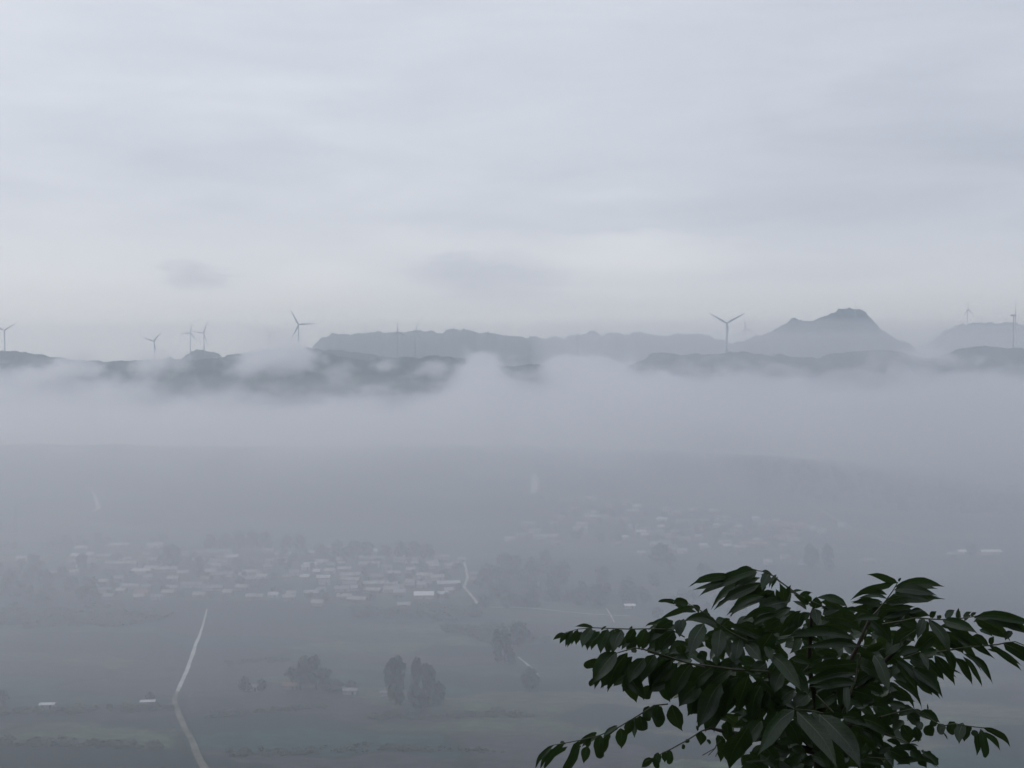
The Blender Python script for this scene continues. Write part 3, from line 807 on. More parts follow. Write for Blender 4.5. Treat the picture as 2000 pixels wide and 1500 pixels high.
traced(Z1, [(830,720,522,745,165,{'p':BLUNT,'b':20}), (1010,560,660,1050,330,{'p':ROUND,'d':-.01}), (700,940,612,1050,90,{'p':BLUNT}), (1160,560,868,1140,215), (820,690,690,1105,140), (760,680,700,960,160,{'d':.03}), (1410,640,1180,1020,250), (1150,880,960,1060,200,{'d':.03}),
    (1300,850,1100,1140,220,{'d':.03}), (1160,900,1410,1265,250,{'p':ROUND,'d':.04}), (1500,1040,1420,1240,200,{'p':BLUNT,'d':.05}), (1570,590,1370,1010,260), (1820,660,1480,1120,260), (1480,790,1290,870,60,{'d':.05}), (1650,950,1620,1090,200,{'d':.05}), (1720,1030,1500,1140,170,{'d':.04}), (1600,1000,1790,1290,220,{'d':.05}),
    (1290,500,1230,560,130,{'d':.02}), (1150,610,1000,900,200,{'d':.04})])
stalk(Z1, [(2300,780),(1875,660),(1580,560),(1440,520),(1280,490),(1150,525),(1000,570),(860,690)], .0030, .0012)
stalk(Z1, [(2000,330),(1800,220),(1500,210),(1200,215),(900,205),(660,195),(440,215),(250,270)], .0024, .0010, .02, 0)
stalk(Z6, [(-30,20),(280,110),(540,175),(820,210),(1100,250),(1500,270)], .0024, .0036, 0, .02)
# leaf with the curled tip, upper left
traced(Z2, [(560,675,345,640,135,{'p':BLUNT}), (370,630,118,640,58,{'p':BLUNT,'d':.005}), (660,725,135,915,115,{'b':48}), (730,750,610,685,60), (990,955,465,930,165,{'b':70,'d':.01}), (780,960,570,1440,270,G), (900,880,620,880,190,{'d':.03}), (430,900,425,1165,185,{'g':1,'p':ROUND}),
    (490,890,440,1150,120,G), (1040,1050,985,1490,280,G), (770,980,640,1300,150,G), (1315,1180,1250,1520,235,G), (1080,1130,1170,1480,190,G), (1300,1180,1000,1060,150,{'d':.02}), (1640,1180,1080,980,180,{'d':.04,'b':40}), (1400,1260,1640,1520,240,G), (1680,1290,1800,1520,150,G),
    (800,850,832,733,95), (970,960,1085,878,115), (1100,1010,1240,960,150,{'d':.03}), (1550,1010,1300,980,110,{'d':.05}), (1480,1150,1150,1200,180,{'d':.05}), (1650,960,1560,985,90,{'d':.04}), (300,930,-20,990,120,{'d':.03}), (250,1000,-60,1240,190,{'d':.03}), (350,1100,60,1380,260,{'d':.05}),
    (600,1300,250,1420,250,{'d':.08}), (420,1260,480,1420,180,{'d':.07}), (1850,1080,1300,1330,230,{'d':.05}), (1900,1250,1400,1230,200,{'d':.07})])
stalk(Z2, [(1420,1210),(1200,1100),(1050,1000),(960,940),(830,830),(700,745),(560,670)], .0028, .0012)
# topmost arching leaf
traced(Z2, [(1180,272,555,432,150,{'b':62,'bite':.80}), (1190,330,620,478,95,{'b':20}), (1570,185,715,572,215,{'b':70}), (1480,135,1170,290,120,{'b':22,'d':.02}), (1600,380,920,762,185,{'b':30,'bite':.72}), (1660,555,1112,845,140,{'b':62}), (1850,745,1342,912,125,{'b':56}), (1640,190,1800,268,80), (1560,200,1240,430,230,{'d':.03}),
    (1700,420,1300,560,220,{'d':.03}), (1810,480,1600,720,240,{'d':.03}), (1610,440,1240,560,200,{'d':.05}), (1840,560,1560,620,170,{'d':.04}), (1860,680,1620,700,120,{'d':.04}), (1740,230,1640,480,175,{'g':1,'p':ROUND,'dd':-.3}), (1850,240,1740,440,60,G)])
stalk(Z2, [(2600,740),(2400,650),(2200,560),(2050,450),(1900,340),(1800,260),(1690,200),(1570,185),(1450,140)], .0030, .0012, .02, 0)
traced(Z3, [(240,635,165,350,150,{'p':ROUND,'g':1}), (255,625,345,388,100,G), (330,510,515,472,48), (450,575,655,505,75), (590,690,365,535,95,G), (600,650,555,525,130,G), (700,740,715,565,230,{'p':ROUND}), (1150,705,690,592,150,{'b':62}), (1060,720,760,640,190,{'b':30,'d':.02}), (1070,845,1165,695,110,G), (680,745,722,985,195,{'g':1,'p':ROUND}),
    (800,830,1060,760,150,{'d':.02}), (1290,1190,215,1175,150,{'b':95,'p':ROUND}), (1250,1160,480,1050,120,{'b':40,'d':.02}), (1340,1300,470,1345,170,{'b':75,'p':ROUND}), (760,1140,265,1190,120,{'d':.04}), (480,770,170,1130,120,{'d':.03}), (620,800,260,1060,170,{'d':.05}), (850,870,1400,1100,220,{'d':.02}), (1300,870,850,880,140,{'d':.04}),
    (1640,740,1330,1080,200,{'d':.04}), (1500,900,1800,1250,240,{'d':.03}), (1430,1080,1380,1230,40), (1640,880,1240,930,120), (300,640,-200,900,260,{'d':.05}), (180,900,-60,1090,200,{'d':.04}), (150,700,-120,760,130,{'d':.04}), (60,1100,-160,1480,300,{'d':.05}), (500,800,420,1050,200,{'d':.08})])
stalk(Z3, [(640,690),(470,570),(360,500),(250,400),(160,340),(60,250),(0,210)], .0022, .0014)
stalk(Z3, [(1450,1050),(1380,1230)], .0012, .0008); stalk(Z3, [(1240,1235),(1320,1280),(1480,1290)], .0016, .0016)
# upright shoot at the top right
traced(Z0, [(905,212,688,150,58,{'b':12}), (880,215,572,330,62,{'b':26}), (830,290,600,300,44), (800,345,572,346,44,{'b':12}), (790,365,585,350,70), (885,232,1236,233,80,{'b':28}), (810,345,1236,326,112,{'b':34,'bite':.86}), (880,262,1180,300,90,{'b':24}), (820,400,1030,380,56,{'b':12}), (912,200,930,172,20), (700,410,570,400,70,{'d':.03}), (880,390,700,430,80,{'d':.04}), (1000,400,800,470,100,{'d':.03}), (980,420,1130,440,70,{'d':.03})])
stalk(Z0, [(700,470),(770,395),(820,335),(870,265),(905,205)], .0028, .0012, .03, 0)
# long leaf reaching right
traced(Z4, [(415,435,318,745,165,G), (485,450,805,1015,190,{'g':1,'p':ROUND}), (690,520,1445,1035,170,{'b':40}), (680,470,1200,660,190,G), (500,420,594,326,100), (650,440,600,390,90), (720,430,862,308,120), (900,440,922,276,70), (985,420,1110,335,70), (1100,400,1180,345,60), (1140,430,2080,560,180,{'b':90}), (1240,380,1900,640,190,{'b':30}),
    (1380,420,1960,700,220,{'d':.02}), (1150,460,1640,745,150,{'b':10}), (1220,600,1420,705,90), (1360,835,1840,1215,115,{'b':44}), (1580,800,2000,1110,230), (1640,830,1990,1010,140,{'d':.03}), (1000,950,1412,1390,125,{'b':72}), (860,1010,1112,1415,160,{'b':48,'p':ROUND}), (560,980,862,1425,190,{'b':34,'p':ROUND}), (700,1150,962,1262,40), (720,900,850,1260,150,{'d':.02}),
    (240,1150,690,1600,230,{'b':46,'p':ROUND}), (350,930,480,1200,110,G), (500,1080,700,1340,150,{'d':.02}), (0,1040,382,1465,140,G), (1380,815,1440,690,95,G), (900,720,1100,860,150,{'d':.02}), (1100,700,1360,850,150,{'d':.02}), (330,560,20,480,170,{'d':.03}), (250,600,-60,840,200,{'d':.03}), (560,700,300,940,220,{'d':.04}), (450,640,860,900,200,{'d':.04}),
    (820,560,1060,760,200,{'d':.03}), (330,880,20,1010,150,{'d':.04}), (180,980,480,1150,180,{'d':.05}), (700,760,1000,960,170,{'d':.05}), (200,360,420,330,90), (300,420,120,330,120,{'d':.03}), (100,330,-100,480,150,{'d':.04}), (1700,620,1600,760,120,{'d':.05}), (0,620,280,780,220,{'d':.06}), (100,760,-150,1000,240,{'d':.06})])
stalk(Z4, [(-200,520),(100,470),(300,425),(480,440),(650,450),(900,440),(1150,405),(1380,350),(1700,370)], .0030, .0012)
stalk(Z4, [(600,930),(1000,860),(1350,830),(1500,815),(1600,790),(1750,775),(1870,825),(2000,870)], .0026, .0014)
stalk(Z4, [(70,760),(160,690),(290,600)], .0016, .0012); stalk(Z4, [(160,690),(215,740)], .0012, .001); stalk(Z4, [(60,840),(80,750)], .0014, .0012)
stalk(Z4, [(100,1020),(350,925),(500,1150),(640,1300)], .0016, .0010)
traced(Z8, [(40,70,478,530,125,{'b':96,'p':ROUND}), (440,-20,770,285,240,{'b':30,'p':ROUND}), (-30,440,225,480,120,{'p':BLUNT}),
    (1440,815,1862,1125,125,{'b':80}), (1400,830,1472,1282,140,{'p':BLUNT}), (1330,850,1300,945,120,{'p':BLUNT}), (1120,735,1062,1062,205,G), (1000,715,925,915,180,{'p':BLUNT}), (830,755,760,915,160,{'p':BLUNT,'g':1}), (815,880,888,1002,30), (450,560,765,740,170), (620,760,590,935,200,{'p':BLUNT}), (480,720,430,840,140,{'p':BLUNT,'g':1}),
    (180,760,290,1090,240,{'p':ROUND}), (380,800,430,1035,180), (575,540,565,430,28), (590,530,655,562,30), (350,510,120,640,200), (500,560,250,700,180), (250,600,450,800,230,{'d':.02}), (60,560,-80,800,240), (200,700,40,900,170,{'d':.02}), (300,1060,440,1110,30), (480,1180,745,1390,110,{'p':BLUNT}), (560,1180,640,1210,40), (480,1190,520,1160,40), (700,1310,750,1300,70),
    (20,1140,420,1170,120,{'p':BLUNT}), (0,1180,300,1400,260), (300,1180,480,1330,180), (420,1330,560,1440,120), (100,1340,760,1450,110), (-60,1000,180,1120,110), (480,1000,300,1040,40), (200,1080,280,1180,50), (1240,780,1200,870,110,{'p':BLUNT}), (720,700,600,800,130,{'d':.02})])
stalk(Z8, [(-150,640),(150,560),(350,520),(550,640),(800,785),(1000,745),(1200,785),(1400,808),(1600,830),(1800,960)], .0026, .0012)
stalk(Z8, [(-100,900),(150,990),(280,1060),(420,1180),(560,1300),(700,1420)], .0020, .0012, .02, .02)
# hanging leaf, lower left
traced(Z5, [(320,840,40,1215,95,{'b':36}), (500,805,160,1250,125,{'b':40}), (730,775,490,1260,175,{'b':-30,'p':BLUNT}), (1010,650,680,880,115,{'b':24}), (860,860,805,1135,180,{'p':ROUND}), (760,850,660,945,50), (880,700,860,900,120), (1060,690,1050,1052,200,{'p':BLUNT}), (1325,535,1095,715,85,{'b':10}), (1180,650,1110,860,80), (1370,575,1385,908,235,{'p':ROUND}), (1610,410,1600,735,135,G),
    (1560,440,1480,690,180), (1680,380,1725,620,230,{'p':BLUNT}), (1880,215,1980,565,240,{'p':BLUNT}), (1820,230,1800,470,180,{'p':BLUNT}), (1960,210,1950,480,150), (430,800,520,830,60), (930,690,1000,640,50)])
stalk(Z5, [(2120,200),(1900,222),(1620,400),(1350,560),(1050,690),(750,765),(500,812),(330,842),(160,1000),(60,1180)], .0022, .0010)
traced(Z6, [(280,690,418,1035,235,{'p':ROUND,'b':-24}), (530,170,270,640,260), (280,110,0,560,250,{'d':.02}), (800,200,480,560,240), (1040,250,640,640,270,{'d':.02}), (500,400,150,600,240,{'d':.03}), (620,420,360,720,300,{'d':.05}), (760,480,470,840,300,{'d':.06}), (900,420,610,1010,330,{'d':.05}), (1000,300,820,1060,300,{'d':.06}), (780,640,520,830,240,{'d':.08}), (860,760,700,1040,260,{'d':.07}),
    (1250,330,1120,810,300,{'d':.05,'p':ROUND}), (1400,450,1290,930,280,{'d':.06}), (1560,400,1540,900,300,{'d':.06}), (1350,800,1200,1060,220,{'d':.06}), (960,900,1000,1180,150,{'d':.06}), (1060,600,1010,760,120,{'d':.08}), (1160,780,1010,800,60,{'d':.05}), (1240,900,1150,860,80,{'d':.05}), (590,960,605,1035,40), (1200,240,1350,320,40), (1600,300,1380,340,130,{'d':.05}), (1000,340,900,560,200,{'d':.05}), (1500,520,1430,760,220,{'d':.08}),
    (720,1140,765,1195,50,{'p':BLUNT}), (640,1030,645,1215,160,{'p':ROUND}), (470,1130,470,1180,70,{'p':BLUNT}), (420,1195,420,1260,55,{'p':BLUNT}), (240,1265,245,1455,110,{'p':BLUNT}), (100,1300,80,1510,110,{'p':BLUNT}), (40,1380,-110,1500,120), (860,1080,930,1300,160,{'d':.05}), (940,1180,1000,1440,130,{'d':.05}),
    (1240,980,1000,1520,330,{'p':ROUND,'d':-.05}), (1420,900,1180,1250,260,{'d':-.03}), (1630,780,1480,1270,270,{'d':-.04}), (1450,1220,1630,1500,240,{'d':.04}), (1400,1330,1600,1500,180,{'d':.05}), (1230,1430,1480,1440,60,{'d':.05}), (1300,1430,1400,1560,160,{'d':.06})])
stalk(Z6, [(760,990),(650,1030),(480,1140),(280,1250),(120,1330),(-60,1420)], .0024, .0014, .03, 0)
stalk(Z6, [(900,1150),(850,1195),(820,1250),(665,1338)], .0016, .0012); stalk(Z6, [(835,1240),(740,1340)], .0012, .001); stalk(Z6, [(850,1220),(862,1290),(830,1355)], .0014, .001); stalk(Z6, [(1040,985),(1180,985)], .0012, .0012); stalk(Z6, [(1220,1420),(1480,1410),(1520,1340)], .0016, .001)
# leaves hanging in front, bottom centre
traced(Z7, [(330,755,-140,1350,250,{'g':1,'d':-.12}), (375,775,900,1520,260,{'g':1,'d':-.12}), (640,820,1190,1540,300,{'g':1,'d':-.10}), (560,770,720,1000,130,{'g':1,'d':-.10}), (760,850,1080,1300,200,{'g':1,'d':-.06}), (20,50,430,540,230,G), (260,200,530,590,190,G), (980,420,1005,820,110,G), (610,490,900,470,60), (1350,60,1550,530,200,G), (1150,170,440,310,190,{'b':50}), (1110,290,440,440,200,{'b':50}), (1120,420,520,470,160,{'d':.02,'b':30}),
    (1170,200,1420,360,150), (1460,230,1080,440,160), (1300,300,1050,480,180,{'d':.03}), (700,100,420,250,150,{'d':.03}), (900,60,600,40,120,{'d':.03}), (300,120,560,200,140,{'d':.03}), (200,260,80,560,240,{'d':.05}), (350,500,60,760,300,{'d':.05}), (520,560,330,740,240,{'d':.05}), (700,560,860,830,220,{'d':.05}), (850,560,600,760,260,{'d':.07}), (1080,520,1350,620,220,{'d':.05}), (1250,430,1480,560,140,{'d':.05}), (1050,620,1220,720,160,{'d':.06}),
    (1350,620,1200,700,140,{'d':.07}), (950,850,1250,960,200,{'d':.05}), (1100,880,1640,1150,230,{'d':.04}), (1200,1000,1480,1260,180,{'d':.06}), (1380,700,1640,880,140,{'d':.06}), (1640,760,1420,960,180,{'d':.07}), (250,900,420,1220,260,{'d':.05}), (120,1180,360,1200,120,{'d':.05}), (420,1060,560,1200,150,{'d':.06}), (300,1240,500,1340,130,{'d':.06}), (150,1330,60,1420,90,{'d':.06}), (420,1330,300,1500,160,{'d':.06}), (560,1340,800,1500,200,{'d':.06}),
    (1250,1180,1180,1330,150,{'d':.06}), (1330,1260,1480,1400,150,{'d':.06}), (1180,1400,1500,1480,160,{'d':.06}), (1560,1230,1400,1330,120,{'d':.06}), (1000,560,1000,760,140,{'d':.06}), (700,800,1100,880,150,{'d':.05}), (0,620,260,880,260,{'d':.06}), (-60,400,160,700,260,{'d':.06})])
stalk(Z7, [(700,800),(560,770),(420,755),(330,752)], .0018, .0014, -.1, -.12)
stalk(Z7, [(1160,40),(1150,180),(1110,380),(1050,520),(960,800)], .0030, .0040, .02, .05)
stalk(Z7, [(430,285),(520,190)], .0012, .0012); stalk(Z7, [(300,355),(430,290)], .0014, .0012); stalk(Z7, [(610,560),(720,680),(830,790)], .0022, .003); stalk(Z7, [(1270,1360),(1580,1390)], .0014, .0014)

# leaves deeper in the crown
MASS = [(1300, 1285), (1400, 1235), (1500, 1215), (1560, 1190), (1660, 1200), (1760, 1225), (1860, 1260), (1850, 1300), (1780, 1340), (1740, 1390), (1745, 1440), (1740, 1520), (1470, 1520), (1440, 1450), (1400, 1415), (1360, 1380), (1330, 1330)]
for (x, y_, _h) in scatter(MASS, 430, 0, 1, 77):
    a = trnd.choice((-1, 1)) * trnd.uniform(.2, 1.2)
    L = trnd.uniform(38, 72)
    d = TD + trnd.uniform(.10, .60)
    B = px3(x, y_ - L * .4, d)
    T = B + Vector((math.sin(a) * L, trnd.uniform(-.5, .5) * L, -math.cos(a) * L * trnd.uniform(.4, 1))) * (TD / F)
    leaflet(B, T, trnd.uniform(18, 30) * TD / F, roll=trnd.uniform(-.7, .7), sag=.05 * L * TD / F, fold=trnd.uniform(.1, .4), prof=trnd.choice((PROF, ROUND)))

foot = Vector((px3(1585, 1500, TD + .22).x + .10, TD + .30, terrain(.8, TD + .30)))
sapling = empty('sapling', foot)
tag(sapling, 'dark glossy leaved sapling close to the viewpoint, filling the lower corner with drooping pinnate leaves', 'tree')
off = foot
me = bpy.data.meshes.new('crown'); me.from_pydata([tuple(Vector(v) - off) for v in LV], [], LF)
me.polygons.foreach_set('use_smooth', [True] * len(me.polygons))
uvl = me.uv_layers.new(name='leaf')
for lp in me.loops: uvl.data[lp.index].uv = LUV[lp.vertex_index]
me.materials.append(M['leaf'])
o = bpy.data.objects.new('crown', me); COL.objects.link(o); o.parent = sapling
mesh_obj('leaf_stalks', [tuple(Vector(v) - off) for v in RV_], RF_, M['rachis'], sapling, True)
# trunk and limbs
V, Fc = [], []
top = px3(1600, 1470, TD + .22)
mid = foot.lerp(top, .55) + Vector((.05, .02, 0))
tube(V, Fc, [foot - Vector((0, 0, .15)), foot.lerp(mid, .5) + Vector((-.02, 0, 0)), mid, top, px3(1598, 1400, TD + .15)], .034, .011, 10)
mesh_obj('trunk', [tuple(Vector(v) - off) for v in V], Fc, M['bark'], sapling, True)
def limb(pts, r0, r1):
    V, Fc = [], []
    tube(V, Fc, [px3(x, y_, d) for x, y_, d in pts], r0, r1, 8)
    mesh_obj('branch', [tuple(Vector(v) - off) for v in V], Fc, M['bark'], sapling, True)
limb([(1600, 1470, TD+.22), (1520, 1400, TD+.16), (1500, 1312, TD+.05)], .009, .0035)
limb([(1600, 1470, TD+.22), (1480, 1440, TD+.15), (1420, 1430, TD+.10), (1386, 1422, TD+.04)], .010, .003)
limb([(1598, 1400, TD+.15), (1640, 1330, TD+.08), (1672, 1270, TD+.06), (1700, 1205, TD+.05)], .009, .003)
limb([(1598, 1400, TD+.15), (1580, 1300, TD+.08), (1585, 1200, TD+.06), (1590, 1184, TD+.05)], .008, .003)
limb([(1600, 1430, TD+.18), (1690, 1410, TD+.12), (1722, 1400, TD+.06)], .009, .003)
limb([(1600, 1425, TD+.18), (1720, 1300, TD+.10), (1780, 1240, TD+.06)], .009, .003)

# ------------------------------------------------------------------ haze and fog
def haze_mat(name='haze', dens=None):
    m, t = new_mat(name)
    v = t.n('ShaderNodeVolumePrincipled', ins={'Absorption Color': C(.8, .8, .8) if dens is None else C(.45, .45, .45), 'Color': THIN if dens is None else AIR, 'Density': HAZE_D if dens is None else dens, 'Anisotropy': HAZE_G})
    t.n('ShaderNodeOutputMaterial', ins={'Volume': v.outputs[0]})
    return m
HAZE_D, HAZE_G = 0.00026, 0.52
AIR = C(.900, .912, 1.0)
THIN = C(.77, .865, 1.0)
V, Fc = [], []
box(V, Fc, -7000, 7000, -1500, 6000, -20, 372)
tag(mesh_obj('haze', V, Fc, haze_mat()), 'thin grey haze filling the valley air', 'haze', kind='stuff')

def mist(x0, x1, y0, y1, z1, d, label):
    V, Fc = [], []
    box(V, Fc, x0, x1, y0, y1, -12, z1)
    tag(mesh_obj('mist', V, Fc, haze_mat('mist', d)), label, 'mist', kind='stuff')
mist(-2900, 2950, 520, 2240, 165, .00030, 'thin upper layer of mist over the fields')
mist(-2880, 2930, 480, 2330, 130, .00044, 'middle layer of mist over the fields')
mist(-2860, 2910, 440, 2430, 92, .00104, 'ground mist lying over the fields and villages')
mist(-2840, 300, 1480, 2290, 108, .00140, 'thicker mist over the far slope behind the villages')
mist(180, 2850, 500, 2340, 120, .00008, 'extra veil of mist over the right side of the valley')
mist(-2950, 2990, 3450, 5600, 300, .00040, 'veil of mist between the near ridges and the farther range')
mist(60, 2800, 1760, 4400, 255, .00028, 'high veil of mist in front of the right hand ridge')

def fog_mat():
    m, t = new_mat('valley_fog')
    g = t.n('ShaderNodeNewGeometry')
    P = g.outputs['Position']
    s = t.n('ShaderNodeSeparateXYZ', ins={0: P})
    X, Y, Z = s.outputs
    # billows
    n1 = t.n('ShaderNodeTexNoise', ins={'Vector': t.vmath('MULTIPLY', P, (.0052, .0040, .0095)), 'Scale': 1.0, 'Detail': 6.0, 'Roughness': .62, 'Distortion': .6})
    b1 = t.math('MULTIPLY', t.math('SUBTRACT', n1.outputs['Fac'], .5), 250.0)
    n1b = t.n('ShaderNodeTexNoise', ins={'Vector': t.vmath('MULTIPLY', P, (.016, .012, .022)), 'Scale': 1.0, 'Detail': 3.0, 'Roughness': .6})
    b1 = t.math('ADD', b1, t.math('MULTIPLY', t.math('SUBTRACT', n1b.outputs['Fac'], .5), 150.0))
    # height of the fog top, given along the valley (metres at about 3000 m)
    fc = t.n('ShaderNodeFloatCurve')
    prof = [(-60, 742), (0, 738), (60, 728), (110, 712), (150, 708), (175, 742), (210, 772), (260, 768), (300, 722), (345, 742), (375, 766), (470, 772), (540, 756), (610, 764), (690, 772), (740, 750), (800, 756), (860, 752), (905, 718), (955, 696),
            (985, 726), (1040, 730), (1075, 714), (1130, 706), (1190, 714), (1240, 727), (1300, 724), (1400, 722), (1500, 720), (1600, 722), (1700, 716), (1780, 704), (1830, 702), (1900, 716), (2000, 722), (2080, 720)]
    cur = fc.mapping.curves[0]
    pts = []
    for px, py in prof:
        q = at(px, py, 3050)
        pts.append(((q.x + 1600) / 3200, q.z / 250))
    cur.points[0].location = pts[0]; cur.points[1].location = pts[-1]
    for q in pts[1:-1]: cur.points.new(*q)
    fc.mapping.update()
    wob = t.n('ShaderNodeTexNoise', ins={'Vector': t.vmath('MULTIPLY', P, (.003, .003, .006)), 'Scale': 1.0, 'Detail': 2.0})
    xw = t.math('ADD', X, t.math('MULTIPLY', t.math('SUBTRACT', wob.outputs['Fac'], .5), 140.0))
    t.link(t.math('DIVIDE', t.math('ADD', xw, 1600.0), 3200.0, clamp=True), fc.inputs['Value'])
    top = t.math('MULTIPLY', fc.outputs[0], 250.0)
    # the fog front slopes up away from the viewer
    wy = t.n('ShaderNodeTexNoise', ins={'Vector': t.vmath('MULTIPLY', P, (.0030, .0016, .004)), 'Scale': 1.0, 'Detail': 5.0, 'Roughness': .6})
    Yw = t.math('ADD', Y, t.math('MULTIPLY', t.math('SUBTRACT', wy.outputs['Fac'], .45), 1500.0))
    Yw = t.math('SUBTRACT', Yw, t.maprange(X, 150, 520, 0.0, 330.0))
    front = t.maprange(Yw, 1050, 2450)
    hgt = t.math('SUBTRACT', t.math('MULTIPLY', t.math('ADD', top, 0.0), front), Z)
    bank = t.maprange(t.math('ADD', hgt, b1), -6, 40)
    bank = t.math('POWER', bank, 1.6)
    bank = t.math('MULTIPLY', bank, t.math('MULTIPLY', t.maprange(Yw, 1400, 2600), t.maprange(Y, 1450, 1750)))
    dens = t.math('MULTIPLY', bank, FOG_BANK)
    # single puffs drifting over the ridge
    nd = t.n('ShaderNodeTexNoise', ins={'Vector': t.vmath('MULTIPLY', P, (.009, .007, .014)), 'Scale': 1.0, 'Detail': 4.0, 'Roughness': .62})
    wp = t.vmath('ADD', P, t.vmath('MULTIPLY', t.vmath('SUBTRACT', nd.outputs['Color'], (.5, .5, .5)), (190., 220., 110.)))
    puffs = [(535, 702, 3080, 86, 36, 1.2), (500, 722, 3060, 50, 22, .9), (575, 684, 3150, 52, 24, .9), (545, 664, 3250, 60, 22, .35), (140, 716, 3100, 60, 24, 1.0), (305, 712, 3100, 66, 24, .7), (60, 728, 3050, 50, 20, .9), (950, 704, 3150, 60, 19, 1.0), (1125, 712, 3000, 74, 20, .9), (1815, 694, 2900, 60, 22, .6), (748, 718, 3050, 30, 20, .35), (655, 728, 3000, 44, 16, .30), (840, 726, 3050, 40, 16, .5)]
    acc = None
    for px, py, D, rx, rz, k in puffs:
        c = at(px, py, D); q = D / F
        v = t.vmath('MULTIPLY', t.vmath('SUBTRACT', wp, tuple(c)), (1 / (rx * q), 1 / 130., 1 / (rz * q)))
        l = t.math('ADD', t.vmath('LENGTH', v, out=1), t.math('MULTIPLY', t.math('SUBTRACT', n1b.outputs['Fac'], .5), 2.2))
        d = t.maprange(l, 1.15, .2, 0.0, k)
        acc = d if acc is None else t.math('MAXIMUM', acc, d)
    dens = t.math('ADD', dens, t.math('MULTIPLY', acc, FOG_PUFF))
    v = t.n('ShaderNodeVolumePrincipled', ins={'Absorption Color': C(.42, .42, .42), 'Color': AIR, 'Density': dens, 'Anisotropy': HAZE_G})
    t.n('ShaderNodeOutputMaterial', ins={'Volume': v.outputs[0]})
    return m
FOG_BANK, FOG_PUFF = 0.0058, 0.0190
V, Fc = [], []
box(V, Fc, -2400, 2400, 1440, 3900, -10, 262)
fm = fog_mat(); fm.cycles.volume_step_rate = 0.2
fog = tag(mesh_obj('fog', V, Fc, fm), 'bank of low white fog lying in front of the ridges', 'fog', kind='stuff')

# ------------------------------------------------------------------ sky and light
SUN_EL, SUN_AZ = R(38), R(-55)            # azimuth from +Y towards +X; sun behind the overcast, to the left
w = bpy.data.worlds.new('World'); scene.world = w; w.use_nodes = True
t = NT(w.node_tree)
tc = t.n('ShaderNodeTexCoord')
Dv = tc.outputs['Generated']
sky = t.n('ShaderNodeTexSky', sky_type='NISHITA', sun_disc=False, sun_elevation=SUN_EL, sun_rotation=SUN_AZ, altitude=300, air_density=1.0, dust_density=3.0)
s = t.n('ShaderNodeSeparateXYZ', ins={0: Dv})
up = t.math('ADD', t.math('MAXIMUM', s.outputs[2], 0.0), .10)
cl = t.n('ShaderNodeCombineXYZ', ins={0: t.math('DIVIDE', s.outputs[0], up), 1: t.math('DIVIDE', s.outputs[1], up), 2: 0.0})
n1 = t.n('ShaderNodeTexNoise', ins={'Vector': t.vmath('MULTIPLY', cl.outputs[0], (.62, .46, 1)), 'Scale': 1.0, 'Detail': 6.0, 'Roughness': .52, 'Distortion': .5})
n2 = t.n('ShaderNodeTexNoise', ins={'Vector': t.vmath('MULTIPLY', Dv, (5.0, 5.0, 26.0)), 'Scale': 1.0, 'Detail': 9.0, 'Roughness': .62, 'Distortion': .4})
lum = t.math('ADD', t.math('MULTIPLY', t.math('SUBTRACT', n1.outputs['Fac'], .5), .20), t.math('MULTIPLY', t.math('SUBTRACT', n2.outputs['Fac'], .5), .27))
# brighter towards the hidden sun, greyer away from it
sd = (math.cos(SUN_EL) * math.sin(SUN_AZ), math.cos(SUN_EL) * math.cos(SUN_AZ), math.sin(SUN_EL))
dot = t.vmath('DOT_PRODUCT', Dv, sd, out=1)
lum = t.math('ADD', lum, t.math('MULTIPLY', t.math('SUBTRACT', dot, .5), .18))
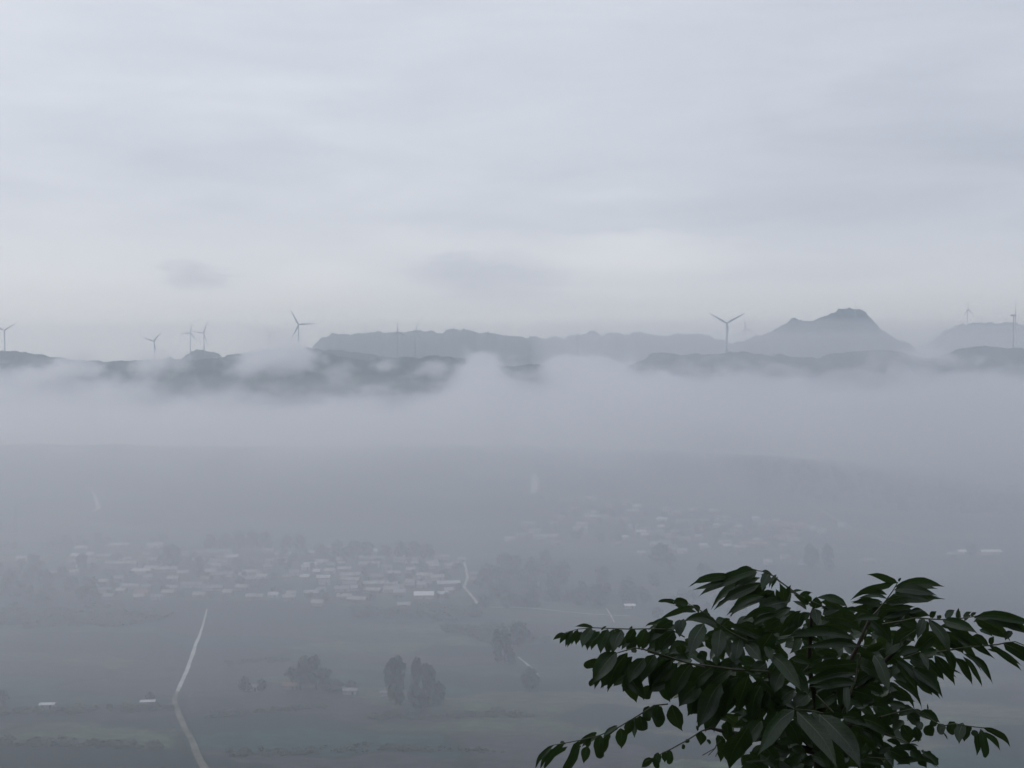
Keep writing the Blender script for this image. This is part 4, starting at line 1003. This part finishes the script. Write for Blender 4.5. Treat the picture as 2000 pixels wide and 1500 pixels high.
# single cloud shapes low in the sky, by direction
wn = t.n('ShaderNodeTexNoise', ins={'Vector': t.vmath('MULTIPLY', Dv, (14., 14., 60.)), 'Scale': 1.0, 'Detail': 8.0, 'Roughness': .66})
wv = t.vmath('ADD', Dv, t.vmath('MULTIPLY', t.vmath('SUBTRACT', wn.outputs['Color'], (.5, .5, .5)), (.09, .0, .030)))
for px, py, rx, ry, k in [(385, 546, 80, 34, -.12), (960, 540, 190, 50, -.10), (870, 505, 70, 18, -.03), (1230, 500, 260, 44, .085), (620, 540, 120, 30, .04), (600, 590, 150, 20, .03), (1260, 468, 120, 20, .04), (520, 180, 260, 50, .03), (450, 320, 240, 60, -.035),
                        (850, 470, 200, 30, .04), (1200, 380, 200, 20, .02), (1000, 590, 300, 26, -.06), (1250, 570, 120, 20, .03), (1750, 380, 420, 200, -.02), (150, 540, 200, 30, .03), (650, 620, 70, 40, -.03)]:
    d = ray(px, py).normalized()
    l = t.vmath('LENGTH', t.vmath('MULTIPLY', t.vmath('SUBTRACT', wv, tuple(d)), (F / rx, 0, F / ry)), out=1)
    lum = t.math('ADD', lum, t.math('MULTIPLY', t.maprange(l, 1.2, .2), k * 2.0))
lum = t.math('ADD', lum, 0.445)
lum = t.math('ADD', lum, t.maprange(s.outputs[2], .12, .0, 0.0, .26))
col = t.ramp(lum, [(.20, C(.36, .395, .475)), (.42, C(.52, .556, .632)), (.54, C(.600, .634, .698)), (.68, C(.645, .685, .740)), (.9, C(.735, .765, .795))])
col10 = t.vmath('SCALE', col, scale=10.0)          # overcast cloud radiance, in the sky texture's own units
mixc = t.mix(.94, sky.outputs[0], col10)
bg = t.n('ShaderNodeBackground', ins={'Color': mixc, 'Strength': 0.1})
t.n('ShaderNodeOutputWorld', ins={'Surface': bg.outputs[0]})
w.cycles.sampling_method = 'MANUAL'; w.cycles.sample_map_resolution = 512

sun_d = bpy.data.lights.new('sun', 'SUN'); sun_d.energy = 0.6; sun_d.angle = R(25); sun_d.color = (1.0, .98, .95)
sun = bpy.data.objects.new('sun', sun_d); COL.objects.link(sun)
sun.rotation_euler = Vector(sd).to_track_quat('Z', 'Y').to_euler()

# ------------------------------------------------------------------ render settings
vs = scene.view_settings
scene.display_settings.display_device = 'sRGB'
vs.view_transform = 'Standard'; vs.look = 'None'; vs.exposure = 0.23; vs.gamma = 1.0
cy = scene.cycles
cy.max_bounces = 10; cy.diffuse_bounces = 3; cy.glossy_bounces = 2; cy.transmission_bounces = 3; cy.volume_bounces = 8
cy.volume_step_rate = 1.0; cy.volume_max_steps = 1024
cy.use_denoising = True
